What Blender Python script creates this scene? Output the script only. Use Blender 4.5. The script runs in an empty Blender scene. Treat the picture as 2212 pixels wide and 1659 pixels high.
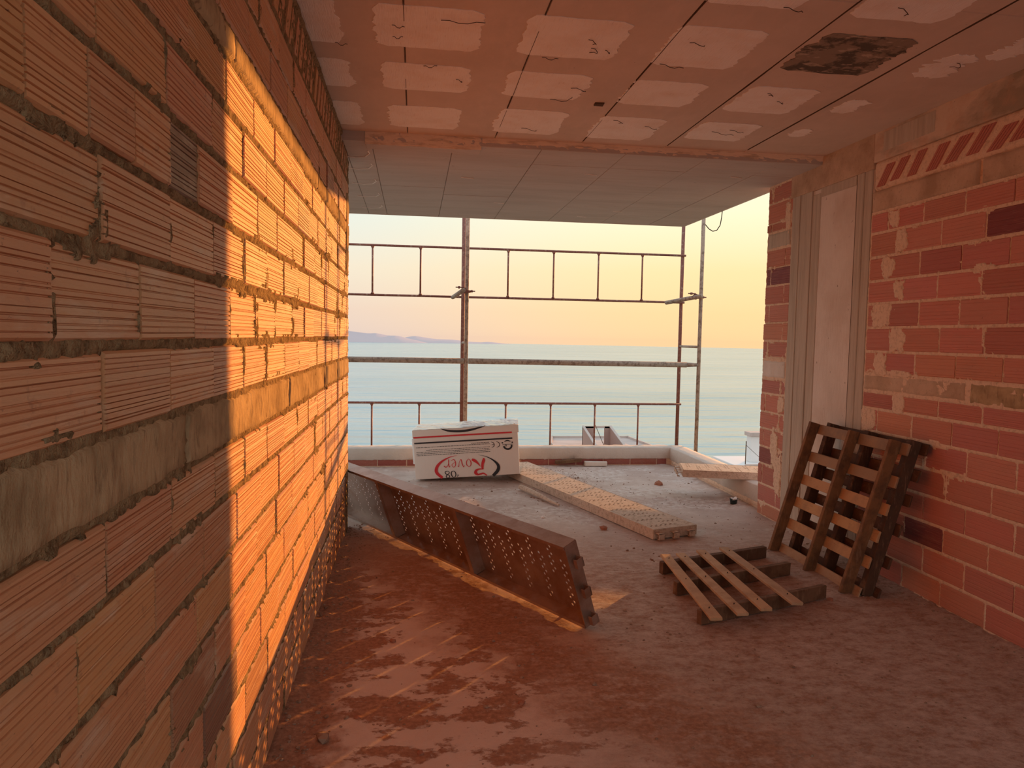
import bpy, bmesh, math, random
import numpy as np
from mathutils import Vector, Matrix

S = bpy.context.scene
COL = S.collection
random.seed(7)
R = random.Random(11)

def lin(r, g, b):
    f = lambda c: (c/255/12.92) if c/255 <= .04045 else ((c/255+.055)/1.055)**2.4
    return (f(r), f(g), f(b), 1.0)

# ------------------------------------------------------------------ camera
F_PX, YAW, PITCH, ROLL = 1563.4, .1354, -.0647, .018
CAMP = Vector((.5135, 0, 1.55))
cy, sy, cp, sp, cr, sr = math.cos(YAW), math.sin(YAW), math.cos(PITCH), math.sin(PITCH), math.cos(ROLL), math.sin(ROLL)
fw = Vector((sy*cp, cy*cp, sp)); r0 = Vector((cy, -sy, 0)); u0 = r0.cross(fw)
rt = cr*r0 + sr*u0; up = -sr*r0 + cr*u0
cam = bpy.data.objects.new('camera', bpy.data.cameras.new('camera')); COL.objects.link(cam)
M = Matrix((rt, up, -fw)).transposed().to_4x4(); M.translation = CAMP
cam.matrix_world = M
cam.data.sensor_fit = 'HORIZONTAL'; cam.data.sensor_width = 36; cam.data.lens = F_PX/2212*36
cam.data.clip_start = .05; cam.data.clip_end = 20000
S.camera = cam
S.view_settings.view_transform = 'Standard'; S.view_settings.look = 'None'
S.view_settings.gamma = 1; S.view_settings.use_curve_mapping = False
S.view_settings.exposure = 0.46
S.cycles.max_bounces = 10; S.cycles.diffuse_bounces = 6; S.cycles.transparent_max_bounces = 8
S.cycles.sample_clamp_indirect = 8.0
try: S.cycles.use_denoising = True
except Exception: pass

# ------------------------------------------------------------------ sky
SUN_AZ, SUN_EL = math.radians(42.15), math.radians(5.5)
w = bpy.data.worlds.new('sky'); S.world = w; w.use_nodes = True
nt = w.node_tree; nt.nodes.clear()
def N(t, k, **kw):
    n = t.nodes.new(k)
    for a, v in kw.items(): setattr(n, a, v)
    return n
def math_n(t, op, a, b=None, clamp=False):
    n = N(t, 'ShaderNodeMath', operation=op); n.use_clamp = clamp
    for i, v in enumerate((a, b)):
        if v is None: continue
        if hasattr(v, 'links'): t.links.new(v, n.inputs[i])
        else: n.inputs[i].default_value = v
    return n.outputs[0]
def ramp(t, fac, stops, interp='LINEAR'):
    n = N(t, 'ShaderNodeValToRGB'); n.color_ramp.interpolation = interp
    e = n.color_ramp.elements
    while len(e) < len(stops): e.new(.5)
    for i, (p, c) in enumerate(stops):
        e[i].position = p; e[i].color = c if len(c) == 4 else (*c, 1)
    t.links.new(fac, n.inputs[0]); return n.outputs[0]
def mixc(t, fac, a, b, mode='MIX'):
    n = N(t, 'ShaderNodeMix', data_type='RGBA', blend_type=mode)
    for i, v in ((0, fac), (6, a), (7, b)):
        if hasattr(v, 'links'): t.links.new(v, n.inputs[i])
        else: n.inputs[i].default_value = v
    return n.outputs[2]
tc = N(nt, 'ShaderNodeTexCoord'); sx = N(nt, 'ShaderNodeSeparateXYZ'); nt.links.new(tc.outputs['Generated'], sx.inputs[0])
el = math_n(nt, 'MAXIMUM', sx.outputs[2], 0.0)
el = math_n(nt, 'POWER', el, .5)
hz = math_n(nt, 'SQRT', math_n(nt, 'MAXIMUM', math_n(nt, 'SUBTRACT', 1.0, math_n(nt, 'MULTIPLY', sx.outputs[2], sx.outputs[2])), .0001))
dt = math_n(nt, 'ADD', math_n(nt, 'MULTIPLY', sx.outputs[0], math.sin(SUN_AZ)), math_n(nt, 'MULTIPLY', sx.outputs[1], math.cos(SUN_AZ)))
dt = math_n(nt, 'DIVIDE', dt, hz)
def q(z): return math.sqrt(z)
away = ramp(nt, el, [(0, lin(213, 194, 186)), (q(.035), lin(225, 203, 186)), (q(.09), lin(230, 219, 198)), (q(.17), lin(220, 227, 218)), (q(.45), lin(222, 230, 232)), (1, lin(214, 224, 236))])
near = ramp(nt, el, [(0, lin(247, 200, 146)), (q(.035), lin(250, 210, 151)), (q(.09), lin(250, 221, 163)), (q(.17), lin(248, 239, 200)), (q(.45), lin(234, 236, 228)), (1, lin(214, 224, 236))])
fz = N(nt, 'ShaderNodeMapRange', interpolation_type='SMOOTHSTEP'); nt.links.new(dt, fz.inputs[0])
fz.inputs[1].default_value = .62; fz.inputs[2].default_value = .99
sky = mixc(nt, fz.outputs[0], away, near)
bg = N(nt, 'ShaderNodeBackground'); bg.inputs[1].default_value = .86; nt.links.new(sky, bg.inputs[0])
wo = N(nt, 'ShaderNodeOutputWorld'); nt.links.new(bg.outputs[0], wo.inputs[0])

sl = bpy.data.lights.new('sun', 'SUN'); sl.energy = 4.25; sl.angle = math.radians(.6); sl.color = (1, .385, .08)
so = bpy.data.objects.new('sun', sl); COL.objects.link(so)
sd = Vector((math.sin(SUN_AZ)*math.cos(SUN_EL), math.cos(SUN_AZ)*math.cos(SUN_EL), math.sin(SUN_EL)))
so.rotation_euler = sd.to_track_quat('Z', 'Y').to_euler(); so.location = (30, 33, 8)

# ------------------------------------------------------------------ materials
def mat(name, base, rough=.8, spec=.3, tints=(), bump=(), objcol=False, metal=0.0, coord='Object'):
    """tints: (scale, stretch xyz, colour, lo, hi, amount) ; bump: (scale, stretch, strength, distance)"""
    m = bpy.data.materials.new(name); m.use_nodes = True; t = m.node_tree
    b = t.nodes['Principled BSDF']
    b.inputs['Roughness'].default_value = rough; b.inputs['Specular IOR Level'].default_value = spec
    b.inputs['Metallic'].default_value = metal
    tcn = N(t, 'ShaderNodeTexCoord')
    geo = N(t, 'ShaderNodeNewGeometry')
    src = tcn.outputs['Object'] if coord == 'Object' else geo.outputs['Position']
    def vec(st):
        n = N(t, 'ShaderNodeMapping'); n.inputs['Scale'].default_value = st; t.links.new(src, n.inputs[0]); return n.outputs[0]
    col = base
    if objcol:
        oi = N(t, 'ShaderNodeObjectInfo'); col = mixc(t, 1.0, base, oi.outputs['Color'], 'MULTIPLY')
    for (sc, st, c, lo, hi, am) in tints:
        n = N(t, 'ShaderNodeTexNoise'); n.inputs['Scale'].default_value = sc; n.inputs['Detail'].default_value = 5; n.inputs['Roughness'].default_value = .62
        t.links.new(vec(st), n.inputs['Vector'])
        f = ramp(t, n.outputs[0], [(lo, (0, 0, 0)), (hi, (am, am, am))])
        col = mixc(t, f, col, c)
    if hasattr(col, 'links'): t.links.new(col, b.inputs['Base Color'])
    else: b.inputs['Base Color'].default_value = col
    prev = None
    for (sc, st, s_, d) in bump:
        n = N(t, 'ShaderNodeTexNoise'); n.inputs['Scale'].default_value = sc; n.inputs['Detail'].default_value = 4
        t.links.new(vec(st), n.inputs['Vector'])
        bn = N(t, 'ShaderNodeBump'); bn.inputs['Strength'].default_value = s_; bn.inputs['Distance'].default_value = d
        t.links.new(n.outputs[0], bn.inputs['Height'])
        if prev: t.links.new(prev, bn.inputs['Normal'])
        prev = bn.outputs[0]
    if prev: t.links.new(prev, b.inputs['Normal'])
    return m
W_ = 'World'
U = (1, 1, 1)
M_brick = mat('terracotta', (.68, .345, .185, 1), .52, .5,
    tints=[(9, (1, .5, 3), (.50, .36, .24, 1), .52, .75, .45), (5, (1, .6, 2.5), (.74, .60, .46, 1), .56, .70, .55), (26, (1, 1, 1), (.30, .13, .08, 1), .60, .72, .5), (70, (1, .6, 1), (.16, .08, .05, 1), .68, .74, .8), (3, (1, 1, 1), (.70, .42, .26, 1), .5, .8, .3)],
    bump=[(60, (1, .25, 3), .35, .004), (220, (1, .3, 1), .3, .002)], objcol=True, coord=W_)
M_brick_r = mat('red_brick', (.60, .245, .18, 1), .7, .3,
    tints=[(7, (1, .6, 2), (.46, .25, .18, 1), .5, .8, .45), (34, (1, .25, 6), (.64, .34, .24, 1), .56, .75, .5), (60, U, (.20, .07, .05, 1), .66, .74, .5)],
    bump=[(30, (1, .12, 10), .5, .004), (200, U, .3, .002)], objcol=True, coord=W_)
M_mortar_l = mat('brown_mortar', (.36, .26, .15, 1), .95, .1, tints=[(30, U, (.16, .10, .055, 1), .45, .62, .8), (80, U, (.50, .37, .21, 1), .58, .7, .6)], bump=[(90, U, .9, .012), (300, U, .6, .004)], coord=W_)
M_mortar_r = mat('beige_mortar', (.84, .64, .49, 1), .95, .1, tints=[(40, U, (.50, .33, .22, 1), .5, .68, .6)], bump=[(120, U, .8, .008)], coord=W_)
M_band = mat('band_concrete', (.54, .40, .245, 1), .93, .15, tints=[(5, U, (.30, .21, .12, 1), .42, .62, .8), (40, (1, 1, .3), (.22, .15, .09, 1), .55, .68, .7), (14, (1, 1, .4), (.60, .47, .31, 1), .55, .72, .6)], bump=[(60, (1, 1, .4), .7, .01), (250, U, .5, .003)], coord=W_)
M_band_r = mat('lintel_concrete', (.64, .48, .36, 1), .93, .15, tints=[(4, U, (.40, .28, .19, 1), .4, .65, .8), (50, U, (.30, .20, .13, 1), .58, .7, .5)], bump=[(80, U, .5, .006)], coord=W_)
M_beam = mat('beam_concrete', (.68, .54, .43, 1), .9, .2, tints=[(2.2, (1, 1, 2), (.30, .25, .18, 1), .45, .62, .8), (7, (1, 1, 1), (.58, .36, .24, 1), .52, .7, .6), (60, U, (.2, .13, .08, 1), .66, .74, .8)], bump=[(25, U, .4, .006), (200, U, .3, .002)], coord=W_)
M_column = mat('column_concrete', (.78, .71, .65, 1), .88, .25, tints=[(2.2, (1, 1, .7), (.64, .56, .49, 1), .42, .65, .7), (26, (1, 1, .6), (.26, .18, .13, 1), .66, .73, .8), (3, (1, 1, 1), (.62, .50, .42, 1), .5, .7, .5)], bump=[(30, (1, 3, .3), .6, .006), (150, U, .4, .003)], coord=W_)
M_strip = mat('form_board_concrete', (.58, .51, .43, 1), .9, .2, tints=[(6, (1, 5, .3), (.44, .38, .31, 1), .42, .66, .8), (22, (1, 2, .2), (.66, .58, .49, 1), .56, .7, .5)], bump=[(40, (1, 4, .2), .7, .006)], coord=W_)
M_ceil = mat('ceiling_concrete', (.70, .58, .50, 1), .85, .25, tints=[(1.6, U, (.61, .505, .43, 1), .42, .65, .8), (18, (1, .3, 1), (.76, .62, .55, 1), .5, .72, .45), (55, U, (.10, .05, .03, 1), .70, .76, .9)], bump=[(14, (.4, 1, 1), .3, .006), (120, U, .3, .002)], coord=W_)
M_soffit = mat('balcony_soffit_concrete', (.58, .52, .49, 1), .85, .25, tints=[(2, (.4, 2, 1), (.50, .45, .42, 1), .42, .65, .8), (9, (.3, 2, 1), (.50, .40, .33, 1), .52, .72, .5), (60, (.3, 1, 1), (.18, .13, .10, 1), .66, .74, .8)], bump=[(20, (.3, 1.5, 1), .4, .005)], coord=W_)
M_patch = mat('pale_hollow_tile', (.96, .92, .90, 1), .9, .2, tints=[(5, U, (.86, .74, .66, 1), .45, .7, .6), (30, (6, .35, 1), (.60, .44, .34, 1), .60, .72, .6)], bump=[(30, (6, .4, 1), .6, .006)], coord=W_)
M_patch_dark = mat('stained_hollow_tile', (.30, .24, .19, 1), .9, .2, tints=[(9, U, (.10, .085, .07, 1), .47, .55, .9), (26, (.5, 1, 1), (.55, .45, .36, 1), .56, .64, .7)], bump=[(30, U, .6, .006)], coord=W_)
M_step = mat('step_concrete_wall_lit', (.88, .72, .58, 1), .9, .2, tints=[(20, (.3, 1, 2), (.45, .33, .22, 1), .5, .66, .7)], bump=[(40, (.4, 1, 1), .7, .008)], coord=W_)  # lightened: light bounced from the sunlit wall is put into the colour
M_kerb = mat('kerb_concrete', (.62, .54, .48, 1), .9, .2, tints=[(3, U, (.54, .46, .40, 1), .42, .65, .6), (60, U, (.36, .28, .23, 1), .64, .72, .5)], bump=[(50, U, .5, .006)], coord=W_)
M_farbrick = mat('pinkish_far_brick', (.42, .28, .24, 1), .9, .1)  # one even pinkish tone for the distant stair walls
M_dark = mat('dark_joint', (.12, .08, .055, 1), .95, .1)
M_wood_d = mat('weathered_dark_wood', (.20, .115, .065, 1), .8, .25, tints=[(10, (1, 1, 1), (.12, .06, .035, 1), .42, .62, .8), (50, (1, .2, .2), (.33, .2, .12, 1), .55, .7, .5)], bump=[(60, (1, .15, .15), .4, .003)], objcol=True, coord=W_)
M_wood_l = mat('pale_wood', (.58, .40, .25, 1), .75, .25, tints=[(8, U, (.42, .26, .15, 1), .45, .65, .8), (60, (3, .2, 1), (.30, .18, .1, 1), .6, .72, .7)], bump=[(80, (3, .2, 1), .4, .002)], objcol=True, coord=W_)
M_steel = mat('galvanised_steel', (.42, .31, .26, 1), .38, .5, tints=[(6, U, (.30, .17, .11, 1), .45, .65, .8), (50, U, (.52, .40, .33, 1), .58, .72, .4)], bump=[(90, U, .25, .002)], metal=.55, coord=W_)
M_rust = mat('rusty_painted_steel', (.26, .11, .09, 1), .6, .4, tints=[(25, U, (.42, .30, .25, 1), .55, .64, .8), (60, U, (.12, .06, .05, 1), .55, .68, .7)], metal=.2, coord=W_)
M_tube = mat('mortar_splashed_tube', (.42, .33, .27, 1), .7, .35, tints=[(22, U, (.20, .13, .10, 1), .48, .62, .8), (60, U, (.62, .52, .43, 1), .56, .68, .7)], bump=[(60, U, .5, .004)], metal=.2, coord=W_)
M_deck = mat('mortar_coated_deck', (.62, .48, .38, 1), .85, .3, tints=[(30, U, (.42, .30, .22, 1), .48, .62, .8), (90, U, (.74, .60, .49, 1), .55, .68, .7)], bump=[(80, U, .8, .006)], coord=W_)
M_card = mat('printed_box_cardboard', (.84, .75, .68, 1), .6, .35, bump=[(6, (5, 1, .6), .25, .01)])
M_card_l = mat('white_box_side', (.86, .84, .82, 1), .6, .35)
M_red = mat('red_ink', (.68, .035, .045, 1), .5, .4)
M_black = mat('black_ink', (.025, .025, .03, 1), .5, .4)
M_white = mat('white_plastic', (.85, .84, .82, 1), .5, .4)
M_tub = mat('dark_green_plastic', (.03, .05, .05, 1), .5, .4)
M_clay = mat('broken_brick', (.38, .17, .11, 1), .85, .2, bump=[(60, U, .6, .006)], coord=W_)
M_rubble = mat('rubble', (.36, .25, .19, 1), .9, .2, tints=[(40, U, (.24, .13, .08, 1), .45, .6, .8)], coord=W_)
M_wire = mat('rusty_wire', (.05, .03, .025, 1), .7, .3)
M_hill = mat('haze_tinted_hill', (.60, .52, .54, 1), 1, 0)  # pale lilac: distance haze is put into the hill colour
M_roof = mat('roof_concrete', (.55, .46, .42, 1), .9, .2, tints=[(.5, U, (.45, .38, .35, 1), .45, .65, .7)], coord=W_)
M_whitewash = mat('whitewash', (.75, .74, .73, 1), .8, .2)
M_ground = mat('scrubland', (.25, .2, .13, 1), .95, .1, coord=W_)

# floor material: bare screed with red dust lying on it
def floor_mat():
    m = bpy.data.materials.new('dusty_screed'); m.use_nodes = True; t = m.node_tree; b = t.nodes['Principled BSDF']
    b.inputs['Specular IOR Level'].default_value = .35
    g = N(t, 'ShaderNodeNewGeometry'); s = N(t, 'ShaderNodeSeparateXYZ'); t.links.new(g.outputs['Position'], s.inputs[0])
    def noise(sc, st=(1, 1, 1), det=6, ro=.6):
        mp = N(t, 'ShaderNodeMapping'); mp.inputs['Scale'].default_value = st; t.links.new(g.outputs['Position'], mp.inputs[0])
        n = N(t, 'ShaderNodeTexNoise'); n.inputs['Scale'].default_value = sc; n.inputs['Detail'].default_value = det; n.inputs['Roughness'].default_value = ro
        t.links.new(mp.outputs[0], n.inputs[0]); return n.outputs[0]
    scr_in = mixc(t, ramp(t, noise(1.3), [(.35, (0, 0, 0)), (.65, (1, 1, 1))]), (.60, .46, .39, 1), (.70, .55, .48, 1))
    scr_out = mixc(t, ramp(t, noise(2.2, (1, .6, 1)), [(.4, (0, 0, 0)), (.62, (1, 1, 1))]), (.50, .38, .33, 1), (.62, .50, .44, 1))
    yv = math_n(t, 'ADD', s.outputs[1], math_n(t, 'MULTIPLY', noise(.8), 1.6))
    outf = N(t, 'ShaderNodeMapRange', interpolation_type='SMOOTHSTEP'); t.links.new(yv, outf.inputs[0]); outf.inputs[1].default_value = 5.0; outf.inputs[2].default_value = 7.0
    scr = mixc(t, outf.outputs[0], scr_in, scr_out)
    # white plaster spills outside
    pl = math_n(t, 'MULTIPLY', ramp(t, noise(1.1, (.8, 1.3, 1)), [(.46, (0, 0, 0)), (.54, (1, 1, 1))]), outf.outputs[0])
    pl = math_n(t, 'MULTIPLY', pl, ramp(t, noise(18), [(.42, (0, 0, 0)), (.6, (1, 1, 1))]))
    scr = mixc(t, math_n(t, 'MULTIPLY', pl, .85), scr, (.72, .66, .62, 1))
    # red dust
    patch = ramp(t, noise(2.6, (1, 1.5, 1), 9, .70), [(.50, (0, 0, 0)), (.53, (1, 1, 1))])
    fine = ramp(t, noise(9, (1, 1.5, 1), 10, .82), [(.38, (0, 0, 0)), (.60, (.9, .9, .9))])
    # finely speckled dust to the right, solid patches to the left
    rx = N(t, 'ShaderNodeMapRange'); t.links.new(math_n(t, 'ADD', s.outputs[0], math_n(t, 'MULTIPLY', noise(1.2), .8)), rx.inputs[0]); rx.inputs[1].default_value = 1.3; rx.inputs[2].default_value = 2.2
    d = mixc(t, rx.outputs[0], patch, fine)
    wall_d = N(t, 'ShaderNodeMapRange', interpolation_type='SMOOTHSTEP'); t.links.new(math_n(t, 'ADD', s.outputs[0], math_n(t, 'MULTIPLY', noise(6), .45)), wall_d.inputs[0]); wall_d.inputs[1].default_value = .50; wall_d.inputs[2].default_value = .36; 
    under = N(t, 'ShaderNodeMapRange', interpolation_type='SMOOTHSTEP')
    # a drift of dust along the leaning deck: distance to its foot line
    ln = math_n(t, 'ADD', math_n(t, 'MULTIPLY', s.outputs[0], .866), math_n(t, 'MULTIPLY', s.outputs[1], .501))
    ln = math_n(t, 'ADD', math_n(t, 'ABSOLUTE', math_n(t, 'SUBTRACT', ln, 2.75)), math_n(t, 'MULTIPLY', noise(3), 1.3))
    t.links.new(ln, under.inputs[0]); under.inputs[1].default_value = 1.15; under.inputs[2].default_value = .70
    dd = math_n(t, 'MAXIMUM', math_n(t, 'MAXIMUM', d, wall_d.outputs[0]), math_n(t, 'MULTIPLY', under.outputs[0], math_n(t, 'ADD', .35, ramp(t, noise(11, (1, 1.4, 1), 7, .72), [(.36, (0, 0, 0)), (.52, (.65, .65, .65))]))))
    fade = math_n(t, 'SUBTRACT', 1.0, math_n(t, 'MULTIPLY', outf.outputs[0], .8))
    dd = math_n(t, 'MULTIPLY', dd, fade)
    dust = mixc(t, ramp(t, noise(45), [(.4, (0, 0, 0)), (.65, (1, 1, 1))]), (.27, .12, .065, 1), (.44, .23, .14, 1))
    col = mixc(t, math_n(t, 'MULTIPLY', dd, .9), scr, dust)
    spk = ramp(t, noise(90), [(.62, (0, 0, 0)), (.70, (1, 1, 1))])
    col = mixc(t, math_n(t, 'MULTIPLY', spk, .4), col, (.62, .47, .37, 1))
    t.links.new(col, b.inputs['Base Color'])
    rg = N(t, 'ShaderNodeMapRange'); t.links.new(dd, rg.inputs[0]); rg.inputs[3].default_value = .62; rg.inputs[4].default_value = .95; t.links.new(rg.outputs[0], b.inputs['Roughness'])
    b1 = N(t, 'ShaderNodeBump'); b1.inputs['Strength'].default_value = .6; b1.inputs['Distance'].default_value = .008; t.links.new(noise(38, (1, 1.3, 1), 5), b1.inputs['Height'])
    b2 = N(t, 'ShaderNodeBump'); b2.inputs['Strength'].default_value = .5; b2.inputs['Distance'].default_value = .004; t.links.new(noise(160), b2.inputs['Height']); t.links.new(b1.outputs[0], b2.inputs['Normal'])
    b3 = N(t, 'ShaderNodeBump'); b3.inputs['Strength'].default_value = .6; b3.inputs['Distance'].default_value = .006; t.links.new(dd, b3.inputs['Height']); t.links.new(b2.outputs[0], b3.inputs['Normal'])
    t.links.new(b3.outputs[0], b.inputs['Normal'])
    return m
M_floor = floor_mat()

def sea_mat():
    m = bpy.data.materials.new('sea_water'); m.use_nodes = True; t = m.node_tree; b = t.nodes['Principled BSDF']
    b.inputs['Roughness'].default_value = .2; b.inputs['IOR'].default_value = 1.333
    g = N(t, 'ShaderNodeNewGeometry')
    def noise(sc, st, det=3):
        mp = N(t, 'ShaderNodeMapping'); mp.inputs['Scale'].default_value = st; mp.inputs['Rotation'].default_value = (0, 0, .12); t.links.new(g.outputs['Position'], mp.inputs[0])
        n = N(t, 'ShaderNodeTexNoise'); n.inputs['Scale'].default_value = sc; n.inputs['Detail'].default_value = det; t.links.new(mp.outputs[0], n.inputs[0]); return n.outputs[0]
    col = mixc(t, ramp(t, noise(.010, (.35, 1, 1), 5), [(.35, (0, 0, 0)), (.65, (1, 1, 1))]), (.22, .37, .44, 1), (.34, .46, .50, 1))
    t.links.new(col, b.inputs['Base Color'])
    b1 = N(t, 'ShaderNodeBump'); b1.inputs['Strength'].default_value = 1; b1.inputs['Distance'].default_value = 1.8; t.links.new(noise(.10, (.22, 1, 1), 6), b1.inputs['Height'])
    b2 = N(t, 'ShaderNodeBump'); b2.inputs['Strength'].default_value = 1; b2.inputs['Distance'].default_value = 4; t.links.new(noise(.022, (.3, 1, 1), 3), b2.inputs['Height']); t.links.new(b1.outputs[0], b2.inputs['Normal'])
    t.links.new(b2.outputs[0], b.inputs['Normal'])
    return m
M_sea = sea_mat()

# ------------------------------------------------------------------ helpers
def mesh_of(name, verts, faces):
    me = bpy.data.meshes.new(name); me.from_pydata([tuple(v) for v in verts], [], faces); me.update(); return me
def link(name, me, parent=None, m=None, loc=(0, 0, 0), rot=(0, 0, 0), sc=(1, 1, 1)):
    o = bpy.data.objects.new(name, me); COL.objects.link(o)
    if parent: o.parent = parent
    if m is not None and me is not None and len(me.materials) == 0: me.materials.append(m)
    o.location = loc; o.rotation_euler = rot; o.scale = sc
    return o
def tag(o, label=None, cat=None, group=None, kind=None):
    if label: o['label'] = label
    if cat: o['category'] = cat
    if group: o['group'] = group
    if kind: o['kind'] = kind
    return o
def box_vf(a, b):
    x0, y0, z0 = a; x1, y1, z1 = b
    v = [(x0, y0, z0), (x1, y0, z0), (x1, y1, z0), (x0, y1, z0), (x0, y0, z1), (x1, y0, z1), (x1, y1, z1), (x0, y1, z1)]
    f = [(0, 3, 2, 1), (4, 5, 6, 7), (0, 1, 5, 4), (1, 2, 6, 5), (2, 3, 7, 6), (3, 0, 4, 7)]
    return v, f
class MB:
    def __init__(s): s.v = []; s.f = []
    def add(s, v, f):
        k = len(s.v); s.v += [Vector(p) for p in v]; s.f += [tuple(i+k for i in q_) for q_ in f]; return s
    def box(s, a, b): return s.add(*box_vf(a, b))
    def rbox(s, a, b, rg=.006, rnd=None):
        """chamfered box"""
        x0, y0, z0 = a; x1, y1, z1 = b; c = rg; bm = bmesh.new()
        v, f = box_vf(a, b); vs = [bm.verts.new(p) for p in v]
        for q_ in f: bm.faces.new([vs[i] for i in q_])
        bmesh.ops.bevel(bm, geom=bm.edges[:], offset=c, segments=1, affect='EDGES')
        bm.verts.index_update()
        vv = [p.co.copy() for p in bm.verts]
        if rnd:
            for p in vv: p += Vector([R.uniform(-rnd, rnd) for _ in range(3)])
        s.add(vv, [tuple(p.index for p in q_.verts) for q_ in bm.faces]); bm.free(); return s
    def tube(s, p0, p1, r, n=12, r2=None, cap=True):
        p0, p1 = Vector(p0), Vector(p1); d = (p1-p0).normalized(); a = d.orthogonal().normalized(); b = d.cross(a); r2 = r if r2 is None else r2
        v = []
        for p, rr in ((p0, r), (p1, r2)):
            for i in range(n): an = 2*math.pi*i/n; v.append(p+a*math.cos(an)*rr+b*math.sin(an)*rr)
        f = [(i, (i+1) % n, n+(i+1) % n, n+i) for i in range(n)]
        if cap: f += [tuple(range(n))[::-1], tuple(range(n, 2*n))]
        return s.add(v, f)
    def path(s, pts, r, n=6):
        for i in range(len(pts)-1): s.tube(pts[i], pts[i+1], r, n)
        return s
    def xf(s, M_):
        s.v = [M_ @ p for p in s.v]; return s
    def build(s, name, m, parent=None, smooth=False, **kw):
        me = mesh_of(name, s.v, s.f)
        if smooth: me.polygons.foreach_set('use_smooth', [True]*len(me.polygons))
        return link(name, me, parent, m, **kw)

_g = np.random.default_rng(5)
_tab = _g.random((512, 512))
def vnoise(x, y, sc=1.0, seed=0):
    x = np.asarray(x)*sc+seed*17.3; y = np.asarray(y)*sc+seed*31.7
    xi = np.floor(x).astype(int); yi = np.floor(y).astype(int); fx = x-xi; fy = y-yi
    fx = fx*fx*(3-2*fx); fy = fy*fy*(3-2*fy)
    g = lambda i, j: _tab[i % 512, j % 512]
    return (g(xi, yi)*(1-fx)+g(xi+1, yi)*fx)*(1-fy)+(g(xi, yi+1)*(1-fx)+g(xi+1, yi+1)*fx)*fy
def fbm(x, y, sc=1.0, o=4, seed=0):
    a = 1; t_ = 0; s_ = 0
    for k in range(o): t_ = t_+a*vnoise(x, y, sc*2**k, seed+k); s_ += a; a *= .5
    return t_/s_
def grid_mesh(name, X_, Y_, Z_):
    """numpy arrays (n, m) -> mesh"""
    n, m_ = X_.shape; co = np.stack([X_, Y_, Z_], -1).reshape(-1, 3).astype(np.float32)
    i = np.arange(n*m_).reshape(n, m_); f = np.stack([i[:-1, :-1], i[1:, :-1], i[1:, 1:], i[:-1, 1:]], -1).reshape(-1, 4)
    me = bpy.data.meshes.new(name); me.vertices.add(len(co)); me.vertices.foreach_set('co', co.ravel())
    me.loops.add(f.size); me.loops.foreach_set('vertex_index', f.ravel().astype(np.int32))
    me.polygons.add(len(f)); me.polygons.foreach_set('loop_start', np.arange(0, f.size, 4, dtype=np.int32))
    me.update(calc_edges=True); me.validate(); return me

WX = 3.606       # inner face of the right wall
CH = 2.97        # ceiling height
YE_L = 5.84      # free end of the left wall
YE_R = 6.12      # free end of the right wall
YB = -.9         # room cut short and left open behind the viewer to admit sky light

# ------------------------------------------------------------------ floor
xs = np.linspace(-2.2, 3.95, 300); ys = np.linspace(-3.0, 8.75, 560)
XX, YY = np.meshgrid(xs, ys, indexing='ij')
ZZ = (fbm(XX, YY, 3, 5, 1)-.5)*.012+(fbm(XX, YY, 22, 3, 4)-.5)*.006
ZZ -= ZZ.max()*.6
# low heap of rubble out on the balcony, and crumbs at the foot of the walls
heap = np.exp(-((XX-2.15)**2/.10+(YY-7.6)**2/.5))*.03+np.exp(-((XX-2.9)**2/.5+(YY-6.6)**2/.06))*.015
heap += np.exp(-(XX-WX)**2/.006)*.02*(fbm(XX, YY, 5, 3, 7))+np.exp(-(XX)**2/.006)*.03*(fbm(XX, YY, 6, 3, 8))*(YY < YE_L)
ZZ += heap*(.2+2.0*fbm(XX, YY, 18, 3, 9))
fl = link('floor', grid_mesh('floor', XX, YY, ZZ), None, M_floor); tag(fl, kind='structure')
fl.data.polygons.foreach_set('use_smooth', [True]*len(fl.data.polygons))
MB().box((-2.3, -8, -.32), (3.95, 8.8, -.03)).build('slab', M_ceil, fl)
MB().box((-3, -8, -.05), (5.5, -3.0, -.012)).build('added_bounce_floor', M_soffit, fl)  # unseen floor added behind the room to bounce sky light inside

# loose crumbs
def blob(mb, c, s, rn):
    bm = bmesh.new(); bmesh.ops.create_icosphere(bm, subdivisions=1, radius=1)
    sx_, sy_, sz_ = s*rn.uniform(.7, 1.4), s*rn.uniform(.7, 1.4), s*rn.uniform(.45, .8)
    an = rn.uniform(0, 6.3); ca, sa = math.cos(an), math.sin(an); vv = []
    for v in bm.verts:
        k = rn.uniform(.75, 1.2); x, y, z = v.co.x*sx_*k, v.co.y*sy_*k, v.co.z*sz_*k
        vv.append((c[0]+x*ca-y*sa, c[1]+x*sa+y*ca, c[2]+z+sz_*.55))
    mb.add(vv, [tuple(p.index for p in f.verts) for f in bm.faces]); bm.free()
def fz_at(x, y):
    i = int(np.clip(np.searchsorted(xs, x), 0, len(xs)-1)); j = int(np.clip(np.searchsorted(ys, y), 0, len(ys)-1)); return float(ZZ[i, j])
rn = random.Random(3)
mb = MB()
for k in range(5200):
    t_ = rn.random()
    if t_ < .30: x = abs(rn.gauss(0, .09))+.012; y = rn.uniform(1.6, 6)
    elif t_ < .42: x = WX-abs(rn.gauss(0, .06))-.012; y = rn.uniform(2.8, 6)
    elif t_ < .62: x = rn.uniform(.2, 3.5); y = rn.uniform(1.4, 5.5)
    elif t_ < .80: x = rn.gauss(2.15, .22); y = rn.gauss(7.6, .5)
    else: x = rn.uniform(-.5, 3.6); y = rn.uniform(5.5, 8.4)
    if not (-.5 < x < 3.55) or y > 8.4: continue
    if x < .01 and y < YE_L+.05: continue
    blob(mb, (x, y, fz_at(x, y)-.002), rn.choice((.002, .003, .004, .005, .007)) if rn.random() < .95 else .011, rn)
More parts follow.
